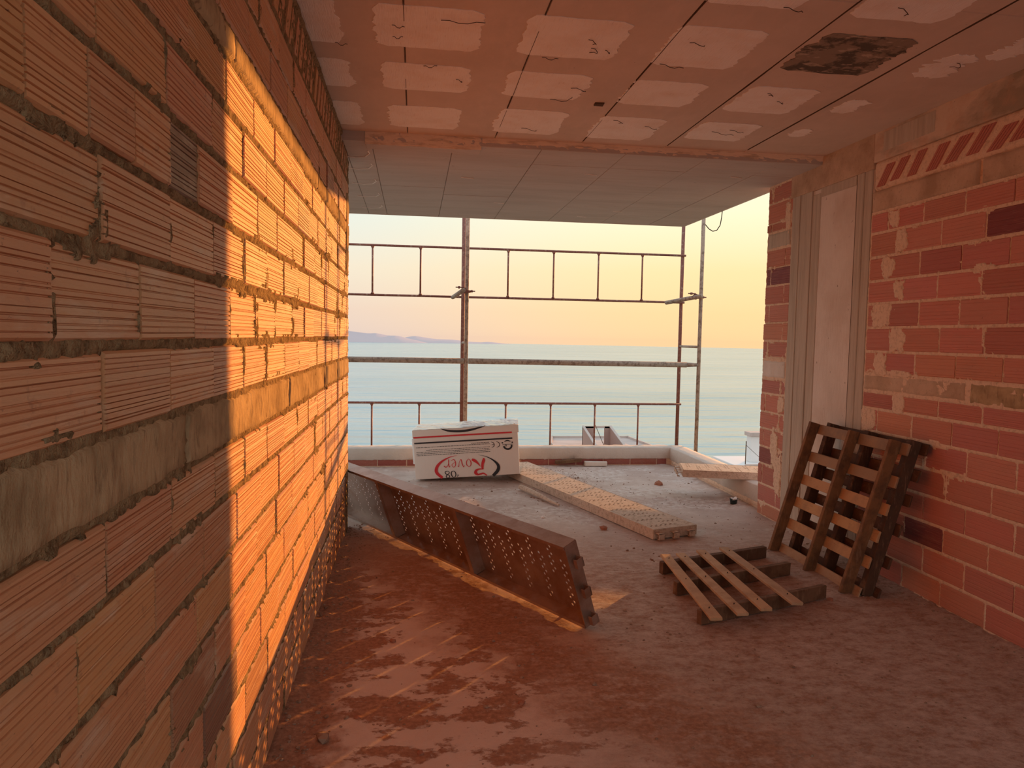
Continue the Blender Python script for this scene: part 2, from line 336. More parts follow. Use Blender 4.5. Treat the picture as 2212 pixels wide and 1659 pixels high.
o = mb.build('crumb', M_rubble, fl); tag(o, kind='stuff')
# individually visible chips
for (x, y, s_, m_, nm) in [(3.135, 7.412, .045, M_clay, 'brick_chip'), (2.065, 5.675, .03, M_clay, 'brick_chip'), (1.634, 6.083, .018, M_white, 'plaster_chip'),
        (.42, 3.62, .022, M_clay, 'clod'), (.55, 2.62, .016, M_clay, 'clod'), (.98, 2.95, .014, M_clay, 'clod'), (.90, 2.12, .014, M_clay, 'clod'), (.18, 2.75, .03, M_rubble, 'clod'), (.30, 2.9, .012, M_clay, 'clod'),
        (.12, 2.35, .03, M_rubble, 'clod'), (3.02, 3.98, .02, M_clay, 'clod'), (1.95, 2.3, .012, M_clay, 'clod')]:
    b_ = MB(); blob(b_, (0, 0, 0), s_, rn); link(nm, mesh_of(nm, b_.v, b_.f), None, m_, loc=(x, y, fz_at(x, y)-.004))
lab = {'brick_chip': ('red brick chip lying out on the balcony floor beyond the tilted end of the deck', 'brick chip')}
chips = [o for o in COL.objects if o.name.split('.')[0] in ('brick_chip', 'plaster_chip', 'clod')]
txt = ['red brick chip on the pale balcony floor left of the white-topped tub', 'small red brick chip on the floor left of the flat deck near its front end',
       'tiny pale plaster chip on the floor below the round stick', 'dark red clod nearest the left wall foot under the far half of the leaning deck',
       'small red clod on the pink screed beside the left wall', 'red clod on the pink screed in front of the leaning deck', 'small red clod among the sun streaks at the front of the floor',
       'larger brown clod against the foot of the left wall, upper one', 'tiny red clod next to the brown clod by the left wall', 'larger brown clod against the foot of the left wall, nearest the viewer',
       'small clod in front of the leaning pallets', 'small dark clod on the bare front floor']
for o, l_ in zip(chips, txt): tag(o, l_, 'debris', 'loose debris on the floor')

# ------------------------------------------------------------------ brick meshes
def brick_mesh(name, var, ng, depth=.0042, D=.09, vertical=False):
    """unit length (y 0..1), unit height (z 0..1), face at x=0 looking to +x"""
    rr = random.Random(var*7+ng)
    pr = [(-.006, 0.0), (0, .035)]
    z = .06
    step = .88/ng
    for i in range(ng):
        zc = .06+step*(i+.5)+rr.uniform(-.30, .30)*step; hw = step*rr.uniform(.06, .16); dp = depth*rr.uniform(.5, 1.15)
        jit = rr.uniform(-.0006, .0006)
        pr += [(jit, zc-hw*1.25), (-dp, zc-hw*.4), (-dp, zc+hw*.4), (jit, zc+hw*1.25)]
    pr += [(0, .965), (-.006, 1.0)]
    n = len(pr); v = []
    for y in (0, 1):
        v += [(a, y, b) for a, b in pr]; v += [(-D, y, 1), (-D, y, 0)]
    m_ = n+2; f = [(i, i+1, m_+i+1, m_+i) for i in range(m_-1)]+[(m_-1, 0, m_, 2*m_-1)]
    f = [q_[::-1] for q_ in f]
    f += [tuple(range(m_)), tuple(range(m_, 2*m_))[::-1]]
    me = mesh_of(name, v, [q_[::-1] for q_ in f]); return me
BR_L = [brick_mesh('brick_grooved', k, (11, 13, 10, 12, 11)[k]) for k in range(5)]
BR_R = [brick_mesh('brick_scored', k+9, (6, 7, 5)[k], .0022) for k in range(3)]
for me in BR_L: me.materials.append(M_brick)
for me in BR_R: me.materials.append(M_brick_r)
def recalc(me):
    bm = bmesh.new(); bm.from_mesh(me); bmesh.ops.recalc_face_normals(bm, faces=bm.faces); bm.to_mesh(me); bm.free()
for me in BR_L+BR_R: recalc(me)

def lay(parent, x, side, y0, y1, z0, z1, meshes, col, jit=.0035, tilt=.004, name='brick'):
    """one brick object; side=+1 faces +x (left wall), -1 faces -x (right wall)"""
    me = R.choice(meshes); dx = R.uniform(-jit, jit)
    if side > 0: o = link(name, me, parent, loc=(x+dx, y0, z0), sc=(1, y1-y0, z1-z0), rot=(R.uniform(-tilt, tilt), 0, R.uniform(-tilt, tilt)))
    else: o = link(name, me, parent, loc=(x-dx, y1, z0), sc=(1, y1-y0, z1-z0), rot=(R.uniform(-tilt, tilt), 0, math.pi+R.uniform(-tilt, tilt)))
    o.color = (*col, 1); return o
def joints(phase, lo, hi, pitch=.3405, special=None):
    js = []
    k0 = math.ceil((lo-phase)/pitch); y = phase+k0*pitch
    while y < hi: js.append(y); y += pitch
    if special:
        js = [j for j in js if not (min(special)-.15 < j < max(special)+.15)]+list(special)
    js = sorted(js); out = [lo]+[j for j in js if j-lo > .06 and hi-j > .06]+[hi]; return out

def mortar_wall(name, x, side, y0, y1, z0, z1, rects, m, parent, res=.013, spill=.35, seed=0, amp=.006, base=-.0035):
    ny, nz = int((y1-y0)/res)+1, int((z1-z0)/res)+1
    Y_, Z_ = np.meshgrid(np.linspace(y0, y1, ny), np.linspace(z0, z1, nz), indexing='ij')
    inside = np.full(Y_.shape, -1.0)      # distance inside the nearest brick (negative: in a joint)
    for (a, b, c, d) in rects:
        dd = np.minimum(np.minimum(Y_-a, b-Y_), np.minimum(Z_-c, d-Z_)); inside = np.maximum(inside, dd)
    h = base+(fbm(Y_, Z_, 45, 3, seed)-.5)*amp*2.2
    sp_ = fbm(Y_, Z_, 3.2, 4, seed+3)+.35*(fbm(Y_, Z_, 38, 2, seed+5)-.5)
    over = (sp_-(1-spill))*.09           # how far mortar has spilled over the brick edge
    h2 = np.where(inside > .004, np.where(inside < over, .002+(fbm(Y_, Z_, 60, 3, seed+8)-.4)*.005, -.016), h)
    Xv = x+side*h2
    me = grid_mesh(name, Xv if side < 0 else Xv, Y_, Z_)
    o = link(name, me, parent, m); tag(o, kind='stuff')
    recalc_n = None
    return o

def pick_l():
    t_ = R.random()
    if t_ < .03: return (.68, .66, .70)
    if t_ < .14: return (.90, .84, .80)
    k = R.uniform(.90, 1.08); return (k, k*R.uniform(.92, 1.04), k*R.uniform(.85, 1.0))

# ------------------------------------------------------------------ left wall
wl = MB().box((-.16, YB, -.03), (-.095, YE_L, CH)).build('wall_left', M_mortar_l); tag(wl, kind='structure')
rowsL = [(0, .155, 2.30), (.155, .31, 2.48), (.31, .465, 2.64), (.465, .62, 2.52), (.62, .777, 2.63), (.777, .927, 2.81), (.927, 1.088, 2.87), (1.088, 1.2355, 2.99),
         (1.3685, 1.5214, 2.99), (1.5214, 1.6863, 2.808), (1.6863, 1.846, 2.995), (1.846, 2.0074, 3.18), (2.0074, 2.1651, 2.65), (2.1651, 2.3075, 2.46), (2.395, 2.555, 2.38), (2.555, 2.715, 2.21)]
spec = {8: [1.284, 1.618, 1.962, 2.302, 2.637, 2.991, 3.355, 3.689, 3.996, 4.361, 4.69, 5.072, 5.485], 9: [.776, 1.117, 1.46, 1.804, 2.144, 2.476, 2.808, 3.201, 3.532, 3.839, 4.179, 4.503, 4.849, 5.19, 5.53],
        10: [.95, 1.289, 1.636, 1.974, 2.31, 2.652, 2.995, 3.331, 3.689, 4.001, 4.304, 4.659, 5.0, 5.34], 11: [.72, 1.055, 1.248, 1.437, 1.642, 1.843, 2.167, 2.505, 2.844, 3.18, 3.517, 3.864, 4.176, 4.499, 4.84, 5.18, 5.52]}
YN = .62
rectsL = []
far = MB()
for i, (a, b, ph) in enumerate(rowsL):
    js = joints(ph, YN, YE_L, special=spec.get(i))
    for y0, y1 in zip(js[:-1], js[1:]):
        g_ = R.uniform(.0035, .006); za, zb = a+R.uniform(.007, .012), b-R.uniform(.007, .012)
        c = pick_l()
        if i == 11 and abs(y0-1.642) < .02: c = (.40, .46, .56)
        if i == 3 and abs(y0-1.84) < .03: c = (.45, .45, .55)
        lay(wl, 0, 1, y0+g_, y1-g_, za, zb, BR_L, c)
        rectsL.append((y0+g_, y1-g_, za, zb))
    y = ph-.3405*20
    while y < YN-.01:
        y0, y1 = max(y, YB), min(y+.335, YN)
        if y1 > YB and y1-y0 > .03: far.box((-.09, y0, a+.009), (0, y1, b-.009))
        y += .3405
# slanted closing course under the ceiling
for k in range(0, 60):
    y = YN+.03+k*.118
    if y > YE_L-.12: break
    b_ = MB(); n = 5
    for j in range(4): b_.box((-.09+.0, .004+j*.0215, 0), (R.uniform(-.001, .002), .004+j*.0215+.0175, .19))
    sh = Matrix(((1, 0, 0, 0), (0, 1, .55, 0), (0, 0, 1, 0), (0, 0, 0, 1)))
    b_.xf(sh)
    if k == 0: SL = mesh_of('slanted_brick', b_.v, b_.f); SL.materials.append(M_brick)
    o = link('brick', SL, wl, loc=(R.uniform(-.004, .002), y, 2.735+R.uniform(-.006, .006))); c = pick_l(); o.color = (*c, 1)
tag(far.build('brickwork', M_brick, wl), kind='stuff')
MB().box((-.15, YB, 0), (-.012, YN+.001, CH)).build('mortar_bed', M_mortar_l, wl)
rectsL += [(YN-1, YE_L+1, 2.755, 2.915)]
mo = mortar_wall('mortar', 0, 1, YN, YE_L+.004, 0, CH, [r_ for r_ in rectsL if r_[2] < 2.72], M_mortar_l, wl, res=.0115, spill=.42, seed=2, amp=.009)
# end face of the wall
for (a, b, ph) in rowsL:
    pass
# concrete courses, split where the photograph shows the splits
def rough_slab(name, x, side, y0, y1, z0, z1, m, parent, seed, res=.016, amp=.006, edge=.012, base=.004, blob_=False):
    ny, nz = max(3, int((y1-y0)/res)+1), max(3, int((z1-z0)/res)+1)
    Y_, Z_ = np.meshgrid(np.linspace(y0, y1, ny), np.linspace(z0, z1, nz), indexing='ij')
    h = base+(fbm(Y_, Z_, 14, 4, seed)-.5)*amp*2
    ez = np.minimum(Z_-z0, z1-Z_); h = np.where(ez < .001, -.02, h)
    ey = np.minimum(Y_-y0, y1-Y_); h = np.where(ey < .001, -.03, h)
    if blob_:
        ru = np.sqrt((np.abs(Y_-(y0+y1)/2)/((y1-y0)/2))**3+(np.abs(Z_-(z0+z1)/2)/((z1-z0)/2))**3)+(fbm(Y_, Z_, 22, 4, seed+6)-.5)*1.3
        h = np.where(ru > .82, -.012, h)
    # ragged long edges
    Z2 = Z_+np.where(Z_ > (z0+z1)/2, 1, -1)*(fbm(Y_, Y_*0, 12, 4, seed+1)-.5)*2*edge*(np.abs(Z_-(z0+z1)/2)/((z1-z0)/2))
    me = grid_mesh(name, x+side*h, Y_, Z2); o = link(name, me, parent, m); return o
for k, (a, b) in enumerate([(YN, 1.72), (1.72, 3.09), (3.10, 4.27), (4.285, 4.98), (4.99, YE_L)]):
    rough_slab('concrete_course', 0, 1, a, b, 1.2335, 1.3725, M_band, wl, 20+k, res=.014)
for k, (a, b) in enumerate([(YN, 2.2), (2.2, 4.0), (4.0, YE_L)]):
    rough_slab('concrete_course', 0, 1, a, b, 2.306, 2.40, M_band, wl, 30+k, res=.014)
MB().box((-.11, YB, 1.2335), (.002, YN, 1.3725)).box((-.11, YB, 2.306), (.002, YN, 2.40)).build('concrete_course', M_band, wl)
rough_slab('plaster_edge', 0, 1, YN, YE_L, 2.925, CH+.004, M_mortar_l, wl, 44, base=.008, edge=.006)
# crumbly plaster down the free edge of the wall
rough_slab('plaster_edge', 0, 1, 5.60, 5.80, 2.0, 2.62, M_band, wl, 50, base=.005, edge=.03)
rough_slab('plaster_edge', 0, 1, 5.62, 5.79, .0, .55, M_mortar_l, wl, 51, base=.005, edge=.03)

# ------------------------------------------------------------------ right wall
wr = MB().box((WX+.10, YB, -.03), (WX+.15, YE_R-.002, CH)).build('wall_right', M_mortar_r); tag(wr, kind='structure')
rowsR = [(0, .157, 4.15), (.157, .320, 3.97), (.320, .4716, 4.15), (.4716, .634, 3.99), (.634, .7976, 4.15), (.7976, .9548, 4.0), (.9548, 1.1119, 4.13), (1.1119, 1.2238, 3.91),
         (1.3487, 1.4959, 4.13), (1.4959, 1.6562, 3.93), (1.6562, 1.8172, 4.12), (1.8172, 1.9725, 3.97), (1.9725, 2.1295, 4.13), (2.1295, 2.2931, 3.96), (2.2931, 2.4293, 4.12)]
YC0, YC1 = 4.64, 5.70      # the concrete column
YN2 = 3.0
rectsR = []
farr = MB()
def pick_r():
    t_ = R.random()
    if t_ < .08: return (.84, .78, .80)
    k = R.uniform(.92, 1.10); return (k, k*R.uniform(.92, 1.10), k*R.uniform(.92, 1.1))
for i, (a, b, ph) in enumerate(rowsR):
    js = joints(ph, YN2-.3405+((ph-YN2) % .3405), YC0-.004)
    for y0, y1 in zip(js[:-1], js[1:]):
        za, zb = a+.0085, b-.0085
        c = pick_r()
        if i == 13 and y0 < 3.5: c = (.42, .30, .42)
        if i == 2 and abs(y0-3.81) < .03: c = (.42, .32, .45)
        if i == 12 and 3.7 < y0 < 3.9: c = (.8, .7, .8)
        lay(wr, WX, -1, y0+.006, y1-.006, za, zb, BR_R, c, jit=.002, tilt=.003)
        rectsR.append((y0+.006, y1-.006, za, zb))
    y = js[0]
    while y > YB+.02:
        farr.box((WX, max(y-.335, YB), a+.006), (WX+.1, y, b-.006)); y -= .3405
    # the pier at the free end: one long piece and one upright end piece, alternating
rowsP = [(0, .119), (.119, .279), (.279, .463), (.463, .618), (.618, .781), (.781, .93), (.93, 1.092), (1.092, 1.231), (1.394, 1.558), (1.558, 1.714), (1.714, 1.87), (1.87, 2.037), (2.037, 2.192), (2.192, 2.35), (2.50, 2.578), (2.578, 2.751), (2.751, 2.90)]
for i, (a, b) in enumerate(rowsP):
    off = R.uniform(-.012, .012); ya, yb = YC1+.008, YE_R+off
    s_ = (yb-.075) if i % 2 == 0 else (ya+.085)
    c = pick_r(); c = tuple(.95*x_ for x_ in c)
    if i == 12: c = (.45, .38, .55)
    if i == 3: c = (.5, .42, .5)
    pieces = [(ya, s_-.006), (s_+.006, yb)]
    for (y0, y1) in pieces:
        lay(wr, WX+R.uniform(0, .006), -1, y0, y1, a+.007, b-.007, BR_R, c, jit=.003, tilt=.006); rectsR.append((y0, y1, a+.007, b-.007))
tag(farr.build('brickwork', M_brick_r, wr), kind='stuff')
mortar_wall('mortar', WX, -1, YN2-.35, YC0, 0, 2.44, [r_ for r_ in rectsR if r_[1] < YC0+.01], M_mortar_r, wr, res=.0125, spill=.36, seed=12, amp=.004, base=-.001)
mortar_wall('mortar', WX, -1, YC1, YE_R-.004, 0, 2.93, [r_ for r_ in rectsR if r_[0] > YC1-.01], M_mortar_r, wr, res=.0125, spill=.52, seed=15, amp=.006, base=-.003)
MB().box((WX+.012, YB, 0), (WX+.1, YC0, 2.58)).box((WX+.012, YC1, 0), (WX+.1, YE_R-.012, 2.95)).build('mortar_bed', M_mortar_r, wr)
# mortar smears where the bricks meet the column
for k, (y0, y1, z0, z1) in enumerate([(4.26, 4.36, 2.14, 2.28), (4.38, 4.50, 1.99, 2.12), (4.27, 4.36, 1.83, 1.96), (4.36, 4.60, 1.66, 1.81), (4.24, 4.38, 1.50, 1.65), (4.42, 4.53, 1.36, 1.49), (4.22, 4.32, 1.11, 1.21), (4.50, 4.63, .96, 1.10), (4.36, 4.44, 2.30, 2.42), (4.1, 4.6, 1.345, 1.37), (5.80, 5.90, .46, .8), (5.72, 5.82, .2, .6), (5.72, 5.80, .95, 1.08), (5.74, 5.8, 2.4, 2.75), (4.30, 4.42, .32, .47), (4.38, 4.60, .16, .33)]):
    rough_slab('mortar_smear', WX, -1, y0-.02, y1+.02, z0-.015, z1+.015, M_mortar_r, wr, 60+k, res=.007, amp=.004, edge=.010, base=.003, blob_=True)
# concrete course, lintel, beam
rough_slab('concrete_course', WX, -1, 3.69, YC0, 1.2238, 1.3487, M_band_r, wr, 80, base=.002, edge=.009)
rough_slab('concrete_course', WX, -1, YN2-.35, 3.675, 1.2138, 1.3487, M_band, wr, 81, base=.002, edge=.011)
rough_slab('concrete_course', WX, -1, YC1+.005, YE_R-.01, 1.231, 1.394, M_column, wr, 82, base=.003, edge=.006)
rough_slab('concrete_course', WX, -1, YC1+.005, YE_R-.01, 2.35, 2.50, M_strip, wr, 83, base=.003, edge=.006)
rough_slab('lintel', WX, -1, 3.69, YC0, 2.4293, 2.585, M_band_r, wr, 84, base=.006, edge=.004)
rough_slab('lintel', WX, -1, YN2-.35, 3.68, 2.4293, 2.585, M_band_r, wr, 85, base=.004, edge=.004)
MB().box((WX-.003, YB, 2.4293), (WX+.1, YN2-.34, 2.60)).box((WX-.003, YB, 1.2238), (WX+.1, YN2-.34, 1.3487)).build('lintel', M_band_r, wr)
bm_ = MB().rbox((WX-.004, YB, 2.775), (WX+.14, 4.64, CH+.01), .004).build('beam', M_beam, wr)
MB().rbox((WX-.007, 4.06, 2.83), (WX+.1, 4.54, 2.955), .003).build('beam_patch', M_strip, bm_)
MB().rbox((WX-.005, 4.64, 2.735), (WX+.14, YC1+.03, CH+.01), .004).build('beam', M_band_r, wr)
# slanted bricks packed between lintel and beam, in beige mortar
rough_slab('mortar_band', WX, -1, YN2-.35, YC0, 2.583, 2.778, M_mortar_r, wr, 90, base=-.004, edge=.002, amp=.005)
MB().box((WX+.01, YB, 2.583), (WX+.1, YN2-.34, 2.778)).build('mortar_band', M_mortar_r, wr)
b_ = MB()
for j in range(4): b_.box((-.004, j*.021, 0), (.05, j*.021+.017, .125))
b_.xf(Matrix(((1, 0, 0, 0), (0, 1, -.85, 0), (0, 0, 1, 0), (0, 0, 0, 1))))
SLR = mesh_of('slanted_brick', b_.v, b_.f); SLR.materials.append(M_brick_r)
for y in (4.52, 4.38, 4.22, 4.04, 3.88, 3.71, 3.56, 3.41, 3.26, 3.1):
    o = link('brick', SLR, wr, loc=(WX-.001, y, 2.615+R.uniform(-.012, .012)), sc=(1, R.uniform(.9, 1.2), R.uniform(.85, 1.1))); o.color = (.9, .8, .8, 1)
# the column: hollow centre panel between board-marked strips
co_ = MB().rbox((WX+.008, YC0, -.02), (WX+.14, YC1, 2.735), .004).build('column', M_column, wr)
for (y0, y1, dx, m_, tp) in [(5.58, 5.70, -.004, M_strip, 2.735), (5.50, 5.575, .000, M_strip, 2.735), (5.40, 5.497, -.005, M_strip, 2.735), (5.29, 5.398, .002, M_strip, 2.70),
                             (4.83, 5.288, .005, M_column, 2.665), (4.735, 4.815, -.006, M_strip, 2.735), (4.645, 4.733, -.001, M_strip, 2.735), (4.83, 5.288, .001, M_strip, 2.735)]:
    z0 = 0 if not (m_ is M_strip and abs(y0-4.83) < .01) else 2.668
    MB().rbox((WX+dx, y0, z0), (WX+.06, y1, tp), .003, rnd=.0012).build('board_strip', m_, co_)
MB().box((WX+.001, 4.816, 0), (WX+.01, 4.829, 2.70)).build('groove', M_dark, co_)

# ------------------------------------------------------------------ ceiling
ce = MB().box((-.16, YB, CH+.012), (WX+.15, 5.27, CH+.25)).build('ceiling', M_dark); tag(ce, kind='structure')
jx = [-.16, .455, 1.075, 1.71, 2.338, 2.958, WX+.0]
jy = [YB, .6, 2.9, 5.27]
def panel(mb, x0, x1, y0, y1, z0, z1): return mb.rbox((x0+.002, y0+.002, z0), (x1-.002, y1-.002, z1), .0035)
for a, b in zip(jx[:-1], jx[1:]):
    for c, d in zip(jy[:-1], jy[1:]):
        if c < 0: MB().box((a+.002, c, CH), (b-.002, d, CH+.03)).build('panel', M_ceil, ce)
        else: panel(MB(), a, b, c, d, CH+R.uniform(-.002, .001), CH+.03).build('panel', M_ceil, ce)
# formwork fins along the joints
for a in jx[1:-1]:
    n = 60; b_ = MB(); yv = np.linspace(.8, 5.2, n)
    for i in range(n-1):
        h = .002+.004*float(vnoise(yv[i], a, 3, 5)); o_ = (float(vnoise(yv[i], a, 2, 8))-.5)*.006
        b_.box((a-.0015+o_, yv[i], CH-h), (a+.0015+o_, yv[i+1], CH+.01))
    b_.build('formwork_fin', M_dark, ce)
def patch(x0, x1, y0, y1, m, seed, zc=CH-.0035, name='tile_patch', jag=.02, par=ce, cut=0):
    rr = random.Random(seed); pts = []
    def edge(p, q_, n, nx, ny, j):
        for i in range(n):
            t_ = i/n; k = ((rr.random()-.5)*1.1*j+(float(vnoise(i*.35, seed, 1, seed % 37))-.5)*1.6*j) if i else 0
            pts.append((p[0]+(q_[0]-p[0])*t_+nx*k, p[1]+(q_[1]-p[1])*t_+ny*k))
    r_ = .03
    edge((x0+r_, y0), (x1-r_, y0), 16, 0, 1, jag*.3); edge((x1, y0+r_), (x1, y1-r_), 22, 1, 0, jag*.8); edge((x1-r_, y1), (x0+r_, y1), 16, 0, 1, jag*.3); edge((x0, y1-r_), (x0, y0+r_), 22, 1, 0, jag*.8)
    n = len(pts); v = [(x, y, zc) for x, y in pts]+[(x, y, CH+.01) for x, y in pts]
    f = [tuple(range(n))[::-1]]+[(i, (i+1) % n, n+(i+1) % n, n+i) for i in range(n)]
    me = mesh_of(name, v, f); recalc(me); return link(name, me, par, m)
cols = [(-.10, .15), (.33, .80), (1.02, 1.48), (1.69, 2.14), (2.36, 2.79)]
rws = [(1.85, 2.32), (2.54, 3.01), (3.24, 3.71), (3.92, 4.34), (4.62, 5.10)]
sd_ = 100
for ci, (a, b) in enumerate(cols):
    for ri, (c, d) in enumerate(rws):
        sd_ += 1; rr = random.Random(sd_); j = lambda: rr.uniform(-.015, .015)
        a2, b2, c2, d2 = a+(j() if ci else 0), b+j(), c+j()-(.04 if ci >= 2 and ri == 4 else 0), d+j()-(.10 if ci == 4 and ri == 4 else 0)
        if ci == 4 and ri == 2: patch(2.38, 2.86, 3.20, 3.66, M_patch_dark, sd_, jag=.03)
        else: patch(a2, b2, c2, d2, M_patch, sd_)
patch(3.10, 3.28, 3.32, 3.62, M_patch, 201, jag=.05); patch(3.28, 3.42, 3.05, 3.34, M_patch, 202, jag=.04); patch(3.02, 3.16, 4.02, 4.26, M_patch, 203, jag=.03); patch(3.04, 3.16, 4.62, 4.80, M_patch, 204, jag=.03)
# rusty wires left in the slab
rr = random.Random(9)
for (x, y, l, k) in [(.40, 3.45, .05, .5), (.62, 3.36, .16, .1), (.40, 3.58, .04, .2), (1.32, 3.45, .09, 1.2), (1.36, 3.60, .10, -1.6), (1.14, 3.70, .07, .2), (1.43, 3.56, .05, 1.0), (1.38, 4.12, .14, 1.8), (1.30, 4.33, .14, -1.0), (.73, 4.1, .06, 1.4), (.55, 3.93, .06, .2),
        (1.22, 4.95, .14, 1.2), (2.02, 4.75, .12, .8), (1.78, 4.66, .12, 1.6), (1.75, 3.68, .12, .2), (1.80, 3.40, .10, 1.3), (2.50, 4.0, .07, 2.0), (2.62, 4.12, .06, 1.6), (2.60, 4.72, .12, .8), (3.2, 3.4, .10, 1.6), (.12, 3.7, .05, .3), (2.52, 2.90, .12, 1.0), (2.05, 2.98, .10, .8), (2.5, 4.78, .16, .3)]:
    an = rr.uniform(-.5, .5); pts = []; px_, py_ = x, y
    for i in range(6):
        pts.append((px_, py_, CH-.008-(.01 if 1 < i < 4 else 0))); px_ += math.cos(an)*l/4; py_ += math.sin(an)*l/4*.6; an += k*.35
    MB().path(pts, .0016, 4).build('wire', M_wire, ce)
MB().rbox((1.58, 4.35, CH-.012), (1.64, 4.40, CH+.01), .004, rnd=.004).build('lump', M_dark, ce)
# balcony slab: rough upstand at the step, then a board-marked soffit
zs = 2.91
bs = MB().box((-2.2, 5.27, zs+.012), (3.70, 8.41, CH+.25)).build('balcony_slab', M_soffit, ce)
MB().box((-2.2, 8.405, zs-.004), (3.70, 8.43, CH+.25)).box((3.695, YE_R, zs-.002), (3.715, 8.43, CH+.25)).build('slab_edge', M_column, bs)
def stepface(name, x0, x1, m, seed, zlow, amp):
    nx = int((x1-x0)/.02)+1; X_, T = np.meshgrid(np.linspace(x0, x1, nx), np.linspace(0, 1, 7), indexing='ij')
    Z_ = CH+.004-(CH+.004-zlow)*T+(fbm(X_, T, 9, 3, seed)-.5)*amp*.5*(T > .9); Y_ = 5.262+T*.012+(fbm(X_*3, T, 9, 4, seed+1)-.5)*amp
    me = grid_mesh(name, X_, Y_, Z_); return link(name, me, ce, m)
stepface('step_face', .16, .98, M_step, 120, 2.885, .03); stepface('step_face', .985, 3.6, M_step, 121, 2.915, .012); stepface('step_face', -.15, .155, M_soffit, 122, 2.905, .008)
MB().rbox((.16, 5.285, 2.888), (.98, 5.42, 2.93), .004).build('board_ledge', M_soffit, ce)
bx = [-2.2, .0, .09, .20, .22, .78, 1.10, 1.72, 2.36, 2.98, 3.40, 3.698]
for a, b in [(-2.2, .0), (.0, .20), (.20, .78), (.78, 1.42), (1.42, 2.05), (2.05, 2.68), (2.68, 3.26), (3.26, 3.698)]:
    ysp = [5.27, 5.72, 7.1, 8.41] if a > .7 else [5.27, 5.9, 6.6, 7.3, 8.41] if a < .15 else [5.27, 6.8, 8.41]
    for c, d in zip(ysp[:-1], ysp[1:]):
        panel(MB(), a, b, c, d, zs+R.uniform(-.003, .001), zs+.03).build('panel', M_soffit, bs)
# paler veins of grout that leaked through the boards
rr = random.Random(4)
for y in (5.75, 6.15, 6.75, 7.35, 8.0):
    pts = [(-.05, y, zs-.003), (.05, y+.02, zs-.003), (.13, y-.01, zs-.003), (.17, y-.12, zs-.003), (.16, y-.2, zs-.003)]
    MB().path(pts, .0045, 5).build('grout_vein', M_patch, bs)
for (x, y) in [(1.9, 5.95), (.9, 6.3), (2.6, 7.6), (2.3, 8.0), (1.3, 7.4), (3.1, 5.8)]:
    MB().path([(x, y, zs-.002), (x+.06, y+.015, zs-.003), (x+.11, y+.03, zs-.002)], .005, 5).build('grout_vein', M_patch, bs)
hk = MB().path([(3.70, 7.32, zs), (3.70, 7.33, 2.84), (3.69, 7.34, 2.76), (3.66, 7.35, 2.71), (3.62, 7.36, 2.70), (3.58, 7.37, 2.725), (3.545, 7.38, 2.77)], .0045, 6).build('hook_wire', M_wire)
tag(hk, 'bent rusty wire hook hanging from the edge of the balcony slab', 'wire')

# ------------------------------------------------------------------ low balcony walls
wf = MB().box((-2.2, 8.60, -.3), (3.70, 8.80, .20)).build('wall_front', M_mortar_r); tag(wf, kind='structure')
x = -.45; k = 0
while x < 3.62:
    L_ = .33 if k else .2
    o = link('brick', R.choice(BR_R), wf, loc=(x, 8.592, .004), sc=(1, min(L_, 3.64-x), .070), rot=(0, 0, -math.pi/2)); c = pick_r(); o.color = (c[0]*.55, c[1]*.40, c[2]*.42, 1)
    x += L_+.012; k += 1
def coping(name, p0, d, L_, n, z0, z1, thick, m, par, seed):
    # rough cast concrete kerb: inner face, top
    nx = int(L_/.02)+1; prof = [(-.001, z0), (-.006, z0+.006), (-.008, (z0+z1)/2), (-.006, z1-.008), (.004, z1), (thick*.35, z1+.004), (thick*.7, z1+.002), (thick, z1), (thick+.003, z0)]
    S_, P_ = np.meshgrid(np.linspace(0, L_, nx), np.arange(len(prof)), indexing='ij')
    off = np.array([p[0] for p in prof])[P_]+(fbm(S_, P_, 16, 3, seed)-.5)*.010; z_ = np.array([p[1] for p in prof])[P_]+(fbm(S_, P_, 20, 3, seed+2)-.5)*.010*(P_ > 2)+(fbm(S_*2, P_, 20, 3, seed+4)-.5)*.02*(P_ == 0)
    X_ = p0[0]+d[0]*S_+n[0]*off; Y_ = p0[1]+d[1]*S_+n[1]*off
    me = grid_mesh(name, X_, Y_, z_); recalc(me); return link(name, me, par, m)
coping('kerb', (-2.2, 8.592), (1, 0), 5.90, (0, 1), .078, .215, .22, M_kerb, wf, 130)
wb = MB().box((3.695, YE_R, -.3), (3.90, 8.81, .19)).build('wall_balcony', M_mortar_r); tag(wb, kind='structure')
coping('kerb', (3.69, YE_R), (0, 1), 2.62, (1, 0), .06, .215, .20, M_kerb, wb, 140)
rough_slab('plaster_smear', 3.688, -1, YE_R+.02, 8.55, .0, .075, M_mortar_r, wb, 141, base=.0, edge=.01, amp=.010)
# rotten board and block left against the front kerb
bd = MB().rbox((0, 0, 0), (.33, .05, .04), .008, rnd=.006).xf(Matrix.Rotation(math.radians(-5), 4, 'Y')).build('rotten_board', M_wood_d, loc=(2.22, 8.50, .028)); tag(bd, 'rotten dark board end lying against the foot of the low front wall', 'board')
bk = MB().rbox((0, 0, 0), (.28, .06, .055), .008, rnd=.005).build('concrete_block', M_column, loc=(2.58, 8.50, 0)); tag(bk, 'grey concrete block against the low front wall beside the rotten board', 'block')

